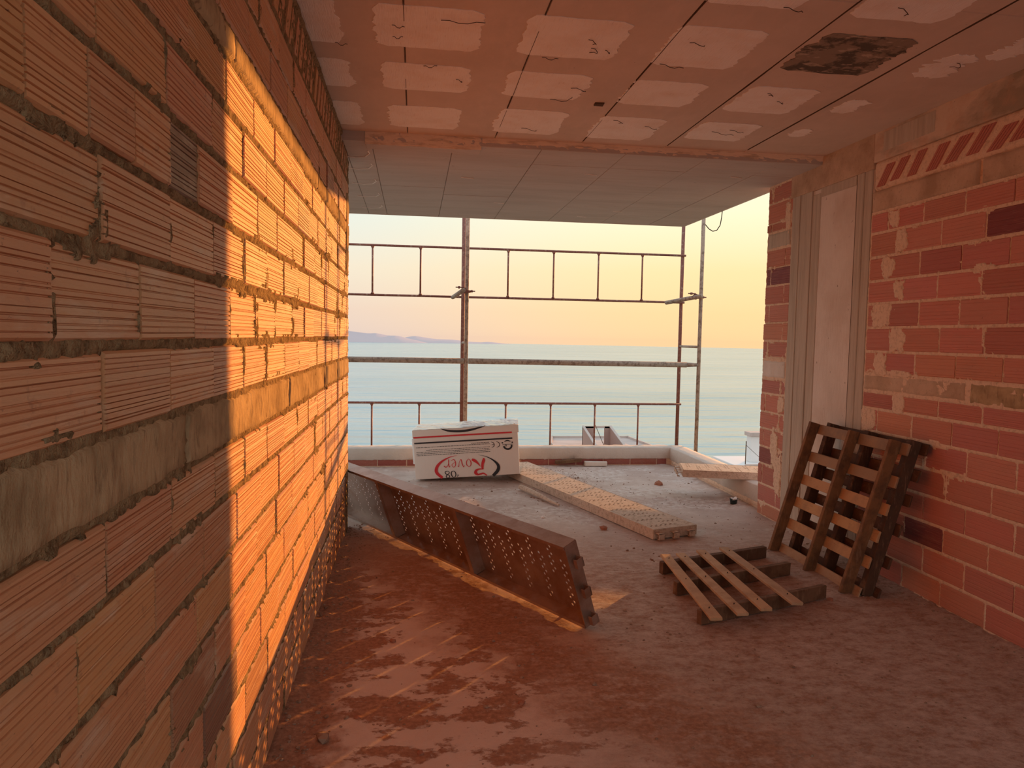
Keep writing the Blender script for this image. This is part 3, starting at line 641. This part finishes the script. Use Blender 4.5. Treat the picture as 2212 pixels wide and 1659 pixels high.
# ------------------------------------------------------------------ scaffold decks
def deck_parts(L, Wd, D, ribs, mats, solid=False):
    """frame: x along, y across, top at z=0, flanges hang down"""
    nx = int(round(L/.0235)); nyc = int(round(Wd/.0235)); dx = L/nx; dy = Wd/nyc; r_ = .0092
    v = []; f = []; vid = {}
    def P(i, j):
        k = (i, j)
        if k not in vid: vid[k] = len(v); v.append((i*dx, j*dy, 0))
        return vid[k]
    for i in range(nx):
        for j in range(nyc):
            ph = i % 8
            hole = 0 < j < nyc-1 and 1 < i < nx-2 and ((j > nyc*.40 and ((ph == 2 and j % 2 == 0) or (ph == 3 and j % 2 == 1))) or (j < nyc*.62 and ((ph == 6 and j % 2 == 0) or (ph == 7 and j % 2 == 1))))
            a, b, c, d = P(i, j), P(i+1, j), P(i+1, j+1), P(i, j+1)
            if not hole: f.append((a, b, c, d)); continue
            cx_, cy_ = (i+.5)*dx, (j+.5)*dy; o_ = []
            for k in range(8):
                an = math.radians(-135+45*k); o_.append(len(v)); v.append((cx_+r_*math.cos(an), cy_+r_*math.sin(an), 0))
            f += [(a, b, o_[2], o_[1], o_[0]), (b, c, o_[4], o_[3], o_[2]), (c, d, o_[6], o_[5], o_[4]), (d, a, o_[0], o_[7], o_[6])]
    pl = MB().add(v, f)
    fr = []
    for y0, s_ in ((0, 1), (Wd, -1)):
        m_ = MB().box((0, y0-.002 if s_ > 0 else y0, -D), (L, y0 if s_ > 0 else y0+.002, .001))
        m_.box((0, min(y0, y0+s_*.018), -D), (L, max(y0, y0+s_*.018), -D+.002)); fr.append(m_)
    rb = [MB().box((x-.022, .003, -D*.98), (x+.022, Wd-.003, -D*.98+.002)).box((x-.022, .003, -D*.98), (x-.020, Wd-.003, -.001)).box((x+.020, .003, -D*.98), (x+.022, Wd-.003, -.001)) for x in ribs]
    ends = []
    for x0, s_ in ((0, -1), (L, 1)):
        m_ = MB().box((x0-.004, 0, -D+.004), (x0+.004, Wd, .0)); ends.append(m_)
    hooks = []
    for x0, s_ in ((0, -1), (L, 1)):
        for y in (Wd*.10, Wd*.44, Wd*.80):
            m_ = MB(); w2 = .026
            a0, a1 = sorted((x0, x0+s_*.055)); m_.box((a0, y-w2, -.030), (a1, y+w2, -.024))
            b0, b1 = sorted((x0+s_*.050, x0+s_*.055)); m_.box((b0, y-w2, -.065), (b1, y+w2, -.024))
            c0, c1 = sorted((x0+s_*.030, x0+s_*.055)); m_.add([(c0, y-w2, -.07), (c1, y-w2, -.07), (c1, y+w2, -.07), (c0, y+w2, -.07), (c0, y-w2, -.065), (c1, y-w2, -.065), (c1, y+w2, -.065), (c0, y+w2, -.065)], box_vf((0, 0, 0), (1, 1, 1))[1])
            hooks.append(m_)
    return pl, fr, rb, ends, hooks
def deck(name, mw, L, Wd, D, ribs, m_top, m_und):
    e = bpy.data.objects.new(name, None); COL.objects.link(e); e.empty_display_size = .1
    pl, fr, rb, ends, hooks = deck_parts(L, Wd, D, ribs, None)
    o = pl.build('perforated_plate', m_top, e); md = o.modifiers.new('sheet', 'SOLIDIFY'); md.thickness = .003
    for k in fr: k.build('side_flange', m_und, e)
    for k in rb: k.build('stiffener', m_und, e)
    for k in ends: k.build('end_cap', m_und, e)
    for k in hooks: k.build('hook', m_und, e)
    e.matrix_world = mw; return e
def frame_mat(o, x, y, z):
    m_ = Matrix((x, y, z)).transposed().to_4x4(); m_.translation = o; return m_
# A: stands on one edge, leaning against the end of the left wall, underside towards the room
P0 = Vector((1.432, 3.679, 0.006)); t_ = Vector((-.501, .866, 0)).normalized(); a_ = Vector((.866, .501, 0)).normalized(); zz = Vector((0, 0, 1))
th = math.radians(20); wd_ = -math.sin(th)*a_+math.cos(th)*zz; nd_ = math.cos(th)*a_+math.sin(th)*zz; DA = .088
# local z (top side) points away from the room: nd_ ; plate sits DA behind the foot edge ; x runs from the near end, y up
dA = deck('scaffold_deck', frame_mat(P0+nd_*DA, t_, wd_, t_.cross(wd_)), 3.12, .495, DA, [1.05, 2.10], M_steel, M_steel)
if t_.cross(wd_).dot(nd_) < 0:
    # keep a right-handed frame: run x from the far end instead
    dA.matrix_world = frame_mat(P0+nd_*DA+t_*3.12, -t_, wd_, (-t_).cross(wd_))
tag(dA, 'perforated steel scaffold deck standing on edge, leaning on the end of the left brick wall', 'scaffold deck', None)
# B: flat on the floor, top side up
pB = Vector((2.364, 5.316, .083)); tB = Vector((-.2945, .9557, 0)).normalized(); yB = Vector((tB.y, -tB.x, 0))
# right-handed: x = -t (from far to near), y = yB
LB = 3.08
dB = deck('scaffold_deck', frame_mat(pB+tB*LB, -tB, yB, (-tB).cross(yB)), LB, .414, .078, [1.0, 2.0], M_deck, M_deck)
if (-tB).cross(yB).z < 0: dB.matrix_world = frame_mat(pB, tB, yB, tB.cross(yB))
tag(dB, 'mortar-coated perforated scaffold deck lying flat on the balcony floor, running from under the box', 'scaffold deck')
# C: across the low outer wall on the right
tC = Vector((.966, -.26, 0)).normalized(); yC = Vector((-tC.y, tC.x, 0))
dC = deck('scaffold_deck', frame_mat(Vector((3.12, 6.68, .292)), tC, yC, tC.cross(yC)), 1.9, .40, .070, [.9], M_deck, M_deck)
tag(dC, 'short mortar-coated scaffold deck resting across the low outer wall beside the brick pier', 'scaffold deck')

# ------------------------------------------------------------------ printed box
bx_e = bpy.data.objects.new('cardboard_box', None); COL.objects.link(bx_e)
BW, BH, BD = 1.13, .535, .52
bR = Vector((1.600, 7.555, 0)); bL = Vector((.540, 7.70, 0)); dx_ = (bR-bL).normalized(); tilt = math.radians(4.3)
ex = (dx_*math.cos(tilt)+Vector((0, 0, 1))*math.sin(tilt)).normalized(); eyy = Vector((-dx_.y, dx_.x, 0)); ez = ex.cross(eyy)
bx_e.matrix_world = frame_mat(bL+Vector((0, 0, .012)), ex, eyy, ez)
tag(bx_e, 'pale printed cardboard box in clear film, upside down, one end propped on the flat deck', 'box')
MB().rbox((.012, .004, 0), (BW-.010, BD-.01, BH-.06), .006).build('body', M_card_l, bx_e)
MB().rbox((.006, .0, .003), (BW-.014, .004, BH-.08), .0015).build('front_panel', M_card, bx_e)
MB().rbox((.0, -.003, BH-.085), (BW+.0, BD, BH-.006), .004).build('lid', M_card, bx_e)
MB().rbox((-.016, .05, .16), (.012, BD-.05, BH-.10), .004).build('side_flap', M_card_l, bx_e)
# stretched clear film, wrinkled over the top
nx, ny = 90, 30
X_, Y_ = np.meshgrid(np.linspace(.0, BW, nx), np.linspace(-.004, BD, ny), indexing='ij')
ridg = np.abs(fbm(X_*5+Y_*3.2, Y_*.6, 3.2, 4, 77)-.5)*2
Zf = BH-.004+.016*(1-ridg)**4*(.4+.6*(X_ > .5))+.003*fbm(X_, Y_, 20, 2, 3)
film = bpy.data.materials.new('clear_film'); film.use_nodes = True; t = film.node_tree
pb = t.nodes['Principled BSDF']; pb.inputs['Base Color'].default_value = (.85, .86, .9, 1); pb.inputs['Roughness'].default_value = .12; pb.inputs['Specular IOR Level'].default_value = .8; pb.inputs['Alpha'].default_value = .75
link('film', grid_mesh('film', X_, Y_, Zf), bx_e, film)
# print on the front, upside down as it lies
def FC(x, y):
    """pixel of the close-up -> face coordinates"""
    u = (x-262-(y-1165)*(-.03))/1640.0; base = 1165-(x-275)*.040; top = 405-(x-240)*.0452
    vv = (base-y)/(base-top)
    return u*BW, vv*BH
def ribbon(pts, ws, m, name, par=bx_e, yy=-.0045):
    P_ = [Vector(FC(*p)) for p in pts]; mb_ = MB(); v = []
    for i, p in enumerate(P_):
        d = (P_[min(i+1, len(P_)-1)]-P_[max(i-1, 0)]); d = d.normalized() if d.length > 0 else Vector((1, 0)); n = Vector((-d.y, d.x)); w_ = ws[i] if hasattr(ws, '__len__') else ws; w_ = w_*BW/1640/2
        v += [(p.x+n.x*w_, yy, p.y+n.y*w_), (p.x-n.x*w_, yy, p.y-n.y*w_)]
    f = [(2*i, 2*i+1, 2*i+3, 2*i+2) for i in range(len(P_)-1)]
    return mb_.add(v, f)
def cat(pts, n=6):
    out = []
    for i in range(len(pts)-1):
        p0, p1, p2, p3 = pts[max(i-1, 0)], pts[i], pts[i+1], pts[min(i+2, len(pts)-1)]
        for k in range(n):
            t_ = k/n; out.append(tuple(.5*((2*p1[c])+(-p0[c]+p2[c])*t_+(2*p0[c]-5*p1[c]+4*p2[c]-p3[c])*t_*t_+(-p0[c]+3*p1[c]-3*p2[c]+p3[c])*t_**3) for c in range(len(p1))))
    out.append(pts[-1]); return out
def stroke(name, m, strokes):
    mb_ = MB()
    for s_ in strokes:
        c = cat(s_); r_ = ribbon([(p[0], p[1]) for p in c], [p[2] for p in c], m, name); mb_.add(r_.v, r_.f)
    return mb_.build(name, m, bx_e)
stroke('black_stripe', M_black, [[(301, 608, 22), (1000, 577, 22), (1818, 541, 22)]])
stroke('red_stripe', M_red, [[(297, 520, 24), (1000, 487, 24), (1818, 451, 24)]])
stroke('black_crescent', M_black, [[(722, 384, 3), (800, 408, 24), (900, 424, 33), (1050, 425, 36), (1200, 405, 33), (1330, 372, 22), (1415, 353, 3)]])
stroke('red_crescent', M_red, [[(945, 797, 2), (830, 822, 12), (720, 875, 28), (640, 940, 40), (602, 1010, 48), (612, 1070, 46), (688, 1140, 40)]])
stroke('black_crescent', M_black, [[(1270, 792, 2), (1380, 818, 8), (1480, 868, 20), (1550, 935, 38), (1566, 990, 48), (1540, 1050, 50), (1470, 1118, 44)]])
def up_(x0, pts): return [(x0-a, 857+b, w_) for a, b, w_ in pts]
stroke('lettering_red', M_red, [
    up_(825, [(0, 95, 5), (18, 118, 9), (24, 70, 12), (18, 0, 12)]), up_(825, [(22, 55, 5), (42, 100, 9), (72, 119, 12), (100, 100, 12)]),
    up_(915, [(6, 48, 5), (45, 62, 6), (66, 92, 8), (40, 120, 7), (10, 90, 12), (8, 35, 13), (32, 0, 9), (72, 26, 5)]),
    up_(1045, [(0, 92, 5), (16, 119, 8), (36, 70, 13), (46, 2, 9), (78, 50, 7), (92, 112, 9), (106, 98, 6)]),
    up_(1150, [(38, 119, 6), (8, 90, 13), (6, 35, 13), (36, 0, 6), (68, 35, 12), (70, 88, 12), (38, 119, 6)]),
    [(1165, 862, 30), (1205, 880, 46), (1245, 915, 30), (1288, 972, 6)],
    [(1350, 842, 20), (1345, 880, 46), (1325, 930, 40), (1318, 985, 36), (1325, 1018, 16)],
    [(1325, 1012, 12), (1270, 1012, 20), (1222, 1030, 36), (1205, 1070, 46), (1240, 1100, 30)],
    [(1235, 1100, 22), (1290, 1085, 26), (1330, 1080, 22), (1378, 1112, 14)]])
stroke('lettering_black', M_black, [
    [(765, 1037, 9), (738, 1050, 14), (742, 1078, 12), (775, 1092, 9), (800, 1115, 13), (785, 1138, 9), (752, 1136, 9), (748, 1112, 13), (775, 1088, 9), (797, 1065, 13), (790, 1042, 9), (765, 1037, 9)],
    [(862, 1035, 7), (835, 1050, 14), (828, 1085, 16), (842, 1122, 12), (866, 1132, 7), (890, 1115, 13), (898, 1080, 16), (885, 1045, 12), (862, 1035, 7)],
    [(928, 1092, 12), (930, 1104, 12), (918, 1128, 4)]])
stroke('certification_mark', M_black, [[(1565, 592, 6), (1600, 606, 9), (1612, 636, 10), (1600, 666, 9), (1565, 680, 6)], [(1485, 597, 6), (1518, 610, 9), (1530, 640, 10), (1518, 668, 9), (1487, 680, 6)], [(1492, 639, 7), (1528, 638, 7)]])
import math as _m
arc = [(1735+62*_m.cos(a), 652+58*_m.sin(a), 26) for a in [_m.radians(d) for d in range(-8, 190, 22)]]
stroke('round_emblem', M_black, [arc, [(1690, 594, 10), (1735, 578, 18), (1785, 590, 10)], [(1648, 612, 24), (1668, 613, 18)], [(1800, 608, 18), (1820, 606, 24)], [(1655, 640, 5), (1735, 636, 5), (1812, 633, 5)], [(1700, 652, 10), (1712, 640, 8), (1716, 660, 8), (1702, 664, 8)]])
rr = random.Random(21); tiny = []
for (x0, x1, ya, yb, h) in [(1180, 1460, 615, 600, 12), (325, 1460, 675, 623, 11), (475, 1460, 712, 668, 9), (320, 1460, 748, 692, 9), (320, 1460, 772, 716, 9), (320, 1460, 797, 743, 10)]:
    x = x0
    while x < x1-8:
        l = rr.uniform(8, 46); xe = min(x+l, x1); y = ya+(yb-ya)*(x-x0)/(x1-x0); y2 = ya+(yb-ya)*(xe-x0)/(x1-x0); tiny.append([(x, y, h*rr.uniform(.5, .8)), (xe, y2, h*rr.uniform(.5, .8))]); x = xe+rr.uniform(5, 10)
mb_ = MB()
for s_ in tiny: r_ = ribbon([(p[0], p[1]) for p in s_], [p[2] for p in s_], None, ''); mb_.add(r_.v, r_.f)
tag(mb_.build('small_print', M_black, bx_e), kind='stuff')

# ------------------------------------------------------------------ pallets
def wood(parent, name, a, b, m, col=(1, 1, 1), rnd=.0015, ch=.003):
    o = MB().rbox(a, b, ch, rnd=rnd).build(name, m, parent); o.color = (*col, 1); return o
def leaning(name, x0, ys, y_slat, zlist, col_s, col_l, mw, slat_z, dark):
    e = bpy.data.objects.new(name, None); COL.objects.link(e)
    H = 1.0; T = .072
    for y, wdt in ys:
        wood(e, 'stringer', (0, y-wdt/2, 0), (T, y+wdt/2, H), M_wood_d, col_s[0])
    for i, z in enumerate(zlist):
        wood(e, 'slat', (T+.001, y_slat[0]+R.uniform(-.006, .006), z), (T+.016, y_slat[1]+R.uniform(-.006, .006), z+.072), M_wood_d if dark else M_wood_l, col_l[i % len(col_l)], rnd=.003)
    e.matrix_world = mw; return e
lean = math.atan2(.245, .975)
def lean_m(x, y, racks, ang, shear=0.0, yaw=0.0):
    Rt = Matrix.Rotation(yaw, 4, 'Z') @ Matrix.Rotation(ang, 4, 'Y')
    return Matrix.Translation((x, y, .002)) @ Rt
def shear_children(e, k):
    for c in e.children:
        for v in c.data.vertices: v.co.y += k*v.co.z
pA = leaning('pallet', 0, [(0.0, .030), (.42, .030), (.905, .034)], (-.075, .925), [0.0, .195, .365, .54, .715, .925], [(1.25, 1.05, .85)], [(.85, .85, .9), (.95, .85, .75), (1, .9, .75), (.95, .82, .72), (.62, .6, .62), (.5, .5, .55)], lean_m(3.155, 4.105, 0, lean), 0, False)
shear_children(pA, -.07)
tag(pA, 'brown wooden pallet with pale slats leaning in front of the darker pallet at the column', 'pallet')
pB_ = leaning('pallet', 0, [(0.0, .05), (.42, .05), (.86, .05)], (-.075, .925), [0.0, .20, .41, .60, .76, .925], [(.45, .42, .5)], [(.55, .5, .6), (.5, .45, .5)], lean_m(3.262, 4.06, 0, lean), 0, True)
shear_children(pB_, -.05)
tag(pB_, 'dark weathered wooden pallet leaning on the right brick wall behind the brown pallet', 'pallet')
# flat one on the floor
pf = bpy.data.objects.new('pallet', None); COL.objects.link(pf)
def beam_between(parent, name, p, q_, w_, z0, z1, m, col):
    p, q_ = Vector(p), Vector(q_); d = (q_-p); L_ = d.length; an = math.atan2(d.y, d.x)
    o = MB().rbox((0, -w_/2, z0), (L_, w_/2, z1), .003, rnd=.002).build(name, m, parent, loc=(p.x, p.y, 0), rot=(0, 0, an)); o.color = (*col, 1); return o
beam_between(pf, 'stringer', (2.15, 4.53), (3.03, 4.83), .038, .002, .082, M_wood_d, (.8, .8, .9))
beam_between(pf, 'stringer', (2.10, 4.14), (3.01, 4.46), .038, .002, .082, M_wood_d, (1.1, 1.05, 1.05))
beam_between(pf, 'stringer', (2.07, 3.69), (3.00, 4.02), .038, .002, .082, M_wood_d, (1.05, 1.0, 1.05))
for (a, b, c) in [((2.215, 4.64), (2.10, 3.53), (.95, .9, .85)), ((2.33, 4.66), (2.27, 3.58), (1, 1, 1)), ((2.50, 4.72), (2.43, 3.63), (1, .95, .9)), ((2.69, 4.77), (2.65, 3.70), (.9, .9, .95))]:
    s_ = beam_between(pf, 'slat', a, b, .066, .083, .100, M_wood_l, c)
    for f_ in (.09, .46, .88):
        L_ = (Vector(b)-Vector(a)).length; MB().tube((f_*L_, 0, .099), (f_*L_, .003, .108), .003, 6).build('nail', M_wire, s_)
tag(pf, 'pallet lying flat on the floor with four pale slats left on its dark bearers', 'pallet')

# ------------------------------------------------------------------ small things on the balcony
tb = bpy.data.objects.new('plastic_tub', None); COL.objects.link(tb); tb.location = (3.535, 6.44, .004)
v = []; n = 20
for (r_, z) in [(.0, 0), (.030, 0), (.036, .052), (.038, .052), (.038, .058), (.033, .058), (.03, .01), (0, .01)]:
    v += [(r_*math.cos(2*math.pi*i/n), r_*math.sin(2*math.pi*i/n), z) for i in range(n)]
f = [(k*n+i, k*n+(i+1) % n, (k+1)*n+(i+1) % n, (k+1)*n+i) for k in range(7) for i in range(n)]
MB().add(v, f).build('tub_body', M_tub, tb, smooth=True)
b_ = MB()
for k in range(9): an = k*2.4; blob(b_, (.018*math.cos(an)*(k > 0), .018*math.sin(an)*(k > 0), .036+.008*(k % 3)), .020, rn)
b_.build('white_filling', M_white, tb)
tag(tb, 'small dark tub heaped with white filler on the balcony floor by the pier', 'tub')
st = MB()
pts = [(1.600, 7.20, .030), (1.66, 7.03, .031), (1.74, 6.78, .026), (1.80, 6.58, .020), (1.85, 6.46, .014)]; rad = [.026, .027, .022, .016, .010, .006]
for i in range(4): st.tube(pts[i], pts[i+1], rad[i], 10, rad[i+1])
tag(st.build('wooden_stick', M_deck, smooth=False), 'round mortar-caked stick lying on the floor between the two scaffold decks', 'stick')

# ------------------------------------------------------------------ scaffold outside
sc = bpy.data.objects.new('scaffold', None); COL.objects.link(sc); sc.location = (0, 0, -.6)
SZ = .6
def sp_(p): return Vector(p)+Vector((0, 0, SZ))
YN_, YF_ = 9.0, 9.70
for (x, m1, m2) in [(1.156, M_tube, M_rust), (4.185, M_tube, M_rust)]:
    MB().tube(sp_((x, YN_, -.6)), sp_((x, YN_, 3.9)), .0245, 14).build('standard', m1, sc, smooth=True)
    MB().tube(sp_((x, YF_, -.6)), sp_((x, YF_, 3.9)), .0245, 14).build('standard', m2, sc, smooth=True)
    MB().tube(sp_((x, YN_, 1.465)), sp_((x, YF_, 1.465)), .017, 10).build('transom', M_tube, sc, smooth=True)
    MB().tube(sp_((x, YN_, -.25)), sp_((x, YF_, -.25)), .017, 10).build('transom', M_tube, sc, smooth=True)
# guard frames: ladder rails between far standards
for (z0, z1) in [(2.069, 2.712), (0.02, .657)]:
    for (xa, xb) in [(-1.85, 1.13), (1.18, 4.215)]:
        gf = None
        MB().tube(sp_((xa, YF_-.04, z1)), sp_((xb, YF_-.04, z1)), .015, 8).build('guard_rail', M_rust, sc, smooth=True)
        MB().tube(sp_((xa, YF_-.04, z0)), sp_((xb, YF_-.04, z0)), .015, 8).build('guard_rail', M_rust, sc, smooth=True)
    for x in (-1.27, -.65, -.03, .59, 1.75, 2.367, 2.985, 3.60):
        MB().tube(sp_((x, YF_-.04, z0)), sp_((x, YF_-.04, z1)), .012, 8).tube(sp_((x, YF_-.04, z0+.012)), sp_((x, YF_-.04, z0+.04)), .026, 8, .012).tube(sp_((x, YF_-.04, z1-.04)), sp_((x, YF_-.04, z1-.012)), .012, 8, .026).build('guard_post', M_rust, sc, smooth=True)
MB().tube(sp_((-1.85, YN_, 1.247)), sp_((1.13, YN_, 1.243)), .035, 14).build('ledger', M_tube, sc, smooth=True)
MB().tube(sp_((1.185, YN_, 1.243)), sp_((4.02, YN_, 1.232)), .035, 14).tube(sp_((4.02, YN_, 1.232)), sp_((4.17, YN_, 1.232)), .030, 14, .022).build('ledger', M_tube, sc, smooth=True)
# ties into the building with clamps
for (x, dx__) in [(1.115, 0), (4.10, 0)]:
    if x < 2: MB().tube(sp_((x-.02, YN_-.28, 2.10)), sp_((x-.10, YN_+.62, 2.06)), .027, 14).build('tie_tube', M_tube, sc, smooth=True)
    else: MB().tube(sp_((x+.03, YN_-.16, 2.115)), sp_((x-.22, YN_+.45, 2.05)), .027, 14).build('tie_tube', M_tube, sc, smooth=True)
    cl = MB().tube(sp_((x, YN_-.03, 2.115)), sp_((x+.02, YN_+.02, 2.112)), .036, 14).tube(sp_((x+.05, YN_-.03, 2.115)), sp_((x+.05, YN_-.03, 2.085)), .036, 12)
    cl.tube(sp_((x-.10, YN_-.03, 2.15)), sp_((x, YN_-.03, 2.15)), .007, 6).tube(sp_((x+.06, YN_-.04, 2.105)), sp_((x+.14, YN_-.04, 2.105)), .007, 6).tube(sp_((x-.07, YN_-.03, 2.15)), sp_((x-.045, YN_-.03, 2.15)), .016, 6).tube(sp_((x+.085, YN_-.04, 2.105)), sp_((x+.11, YN_-.04, 2.105)), .015, 6)
    cl.build('clamp', M_rust, sc)
tag(sc, 'rusty tubular scaffold with ladder-like guard frames standing outside the balcony', 'scaffold')

# ------------------------------------------------------------------ the world beyond
SEA_Z = 1.55-45.0; SEA_R = 4900
n = 96; rings = [0, 60, 150, 400, 1000, 2500, SEA_R]; v = [(0, 0, SEA_Z)]
for r_ in rings[1:]: v += [(r_*math.cos(2*math.pi*i/n), r_*math.sin(2*math.pi*i/n), SEA_Z) for i in range(n)]
f = [(0, 1+i, 1+(i+1) % n) for i in range(n)]
for k in range(len(rings)-2):
    f += [(1+k*n+i, 1+(k+1)*n+i, 1+(k+1)*n+(i+1) % n, 1+k*n+(i+1) % n) for i in range(n)]
sea = MB().add(v, f).build('sea', M_sea); tag(sea, 'calm pale blue-green sea stretching to the horizon', None, None, 'structure')
gr = MB().rbox((-160, -220, SEA_Z-3), (200, 108, -22), 2).build('ground', M_ground); tag(gr, None, None, None, 'structure')
def ridge(name, y, prof, m, depth=260):
    mb_ = MB(); n = len(prof)
    v = [(x, y, SEA_Z-2) for x, h in prof]+[(x, y+depth*.5, SEA_Z+h) for x, h in prof]+[(x, y+depth, SEA_Z-2) for x, h in prof]
    f = [(i, i+1, n+i+1, n+i) for i in range(n-1)]+[(n+i, n+i+1, 2*n+i+1, 2*n+i) for i in range(n-1)]
    mb_.add(v, f); o = mb_.build(name, m, smooth=True); return o
def px_x(px, y): return .51+y*math.tan(YAW+math.atan((px-1106)/F_PX))
Yh = 4300
prof = []
for px, h in [(560, 40), (620, 75), (680, 60), (735, 62), (760, 58), (790, 50), (810, 51), (835, 40), (858, 38), (880, 24), (900, 14), (915, 5), (925, 0)]:
    prof.append((px_x(px, Yh), h*1.05))
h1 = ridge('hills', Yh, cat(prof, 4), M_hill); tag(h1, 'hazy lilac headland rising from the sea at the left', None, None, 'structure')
prof = [(px_x(px, 4450), h*1.0) for px, h in [(850, 0), (870, 28), (895, 40), (920, 32), (945, 24), (980, 22), (1010, 13), (1040, 9), (1060, 12), (1090, 4), (1110, 0)]]
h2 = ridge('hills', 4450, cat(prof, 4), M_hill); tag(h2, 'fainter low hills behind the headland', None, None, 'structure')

# unfinished flat-roofed building below
nb = bpy.data.objects.new('neighbour_building', None); COL.objects.link(nb); nb.location = (24.5, 80, -22)
def nbp(p): return (p[0]-24.5, p[1]-80, p[2]+22)
v = [(18.2, 58), (31.8, 58), (31.8, 82), (30.5, 98), (19.5, 98), (18.2, 92)]
zt = -12.3; vv = [nbp((x, y, -22)) for x, y in v]+[nbp((x, y, zt)) for x, y in v]; k = len(v)
MB().add(vv, [tuple(range(k))[::-1], tuple(range(k, 2*k))]+[(i, (i+1) % k, k+(i+1) % k, k+i) for i in range(k)]).build('roof_slab', M_roof, nb)
kb = MB()
for i in range(k):
    p, q_ = Vector(v[i]), Vector(v[(i+1) % k]); d = (q_-p).normalized(); n_ = Vector((-d.y, d.x))*.22
    c4 = [p, q_, q_+n_, p+n_]; vv = [nbp((a.x, a.y, zt)) for a in c4]+[nbp((a.x, a.y, zt+.28)) for a in c4]; kb.add(vv, box_vf((0, 0, 0), (1, 1, 1))[1])
kb.build('roof_kerb', M_roof, nb)
# stair housing: brick walls, sloping, open top with a doorway
x0, x1, y0, y1 = 22.2, 26.0, 84, 91
def nbox(name, a, b, m): return MB().box(nbp(a), nbp(b)).build(name, m, nb)
nbox('stair_wall', (x0, y1-.25, zt), (x0+1.5, y1, zt+2.5), M_farbrick); nbox('stair_wall', (x1-.9, y1-.25, zt), (x1-.0, y1, zt+2.5), M_farbrick); nbox('lintel', (x0, y1-.25, zt+2.3), (x1, y1, zt+2.55), M_roof)
for xx in (x0, x1-.22):
    a = [nbp(p) for p in [(xx, y0, zt), (xx+.22, y0, zt), (xx+.22, y1, zt), (xx, y1, zt), (xx, y0, zt+.9), (xx+.22, y0, zt+.9), (xx+.22, y1, zt+2.5), (xx, y1, zt+2.5)]]
    MB().add(a, box_vf((0, 0, 0), (1, 1, 1))[1]).build('stair_wall', M_farbrick, nb)
    a = [nbp(p) for p in [(xx-.05, y0, zt+.9), (xx+.27, y0, zt+.9), (xx+.27, y1, zt+2.5), (xx-.05, y1, zt+2.5), (xx-.05, y0, zt+1.0), (xx+.27, y0, zt+1.0), (xx+.27, y1, zt+2.6), (xx-.05, y1, zt+2.6)]]
    MB().add(a, box_vf((0, 0, 0), (1, 1, 1))[1]).build('coping', M_roof, nb)
nbox('stair_wall', (x0, y0-.2, zt), (x0+1.2, y0, zt+.85), M_farbrick); nbox('stair_wall', (x1-1.0, y0-.2, zt), (x1, y0, zt+.85), M_farbrick); nbox('sill', (x0, y0-.22, zt+.8), (x1, y0+.02, zt+.95), M_roof)
MB().tube(nbp((x0+1.9, 86, zt)), nbp((x0+1.2, 89, zt+2.9)), .04, 6).build('prop', M_dark, nb)
tag(nb, 'flat-roofed unfinished building with a brick stair housing, below by the sea', 'building')
# white house with a mast further right
wh = bpy.data.objects.new('white_house', None); COL.objects.link(wh); wh.location = (34.6, 70, -22)
def hb(name, a, b, m): return MB().rbox((a[0]-34.6, a[1]-70, a[2]+22), (b[0]-34.6, b[1]-70, b[2]+22), .04).build(name, m, wh)
hb('terrace', (32.6, 66, -22), (42, 74, -10.9), M_whitewash); hb('parapet', (32.6, 66, -10.9), (42, 66.3, -10.4), M_roof)
hb('chimney', (35.0, 70, -10.9), (36.2, 71, -8.2), M_whitewash); hb('chimney_cap', (34.8, 69.8, -8.2), (36.4, 71.2, -7.8), M_roof)
MB().tube((33.5-34.6, -2, 11.1), (33.5-34.6, -2, 13.6), .05, 8).tube((33.5-34.6, -2, 13.2), (34.9-34.6, -2, 12), .02, 6).build('mast', M_dark, wh)
tag(wh, 'white house top with chimney and thin mast beyond the low outer wall', 'building')
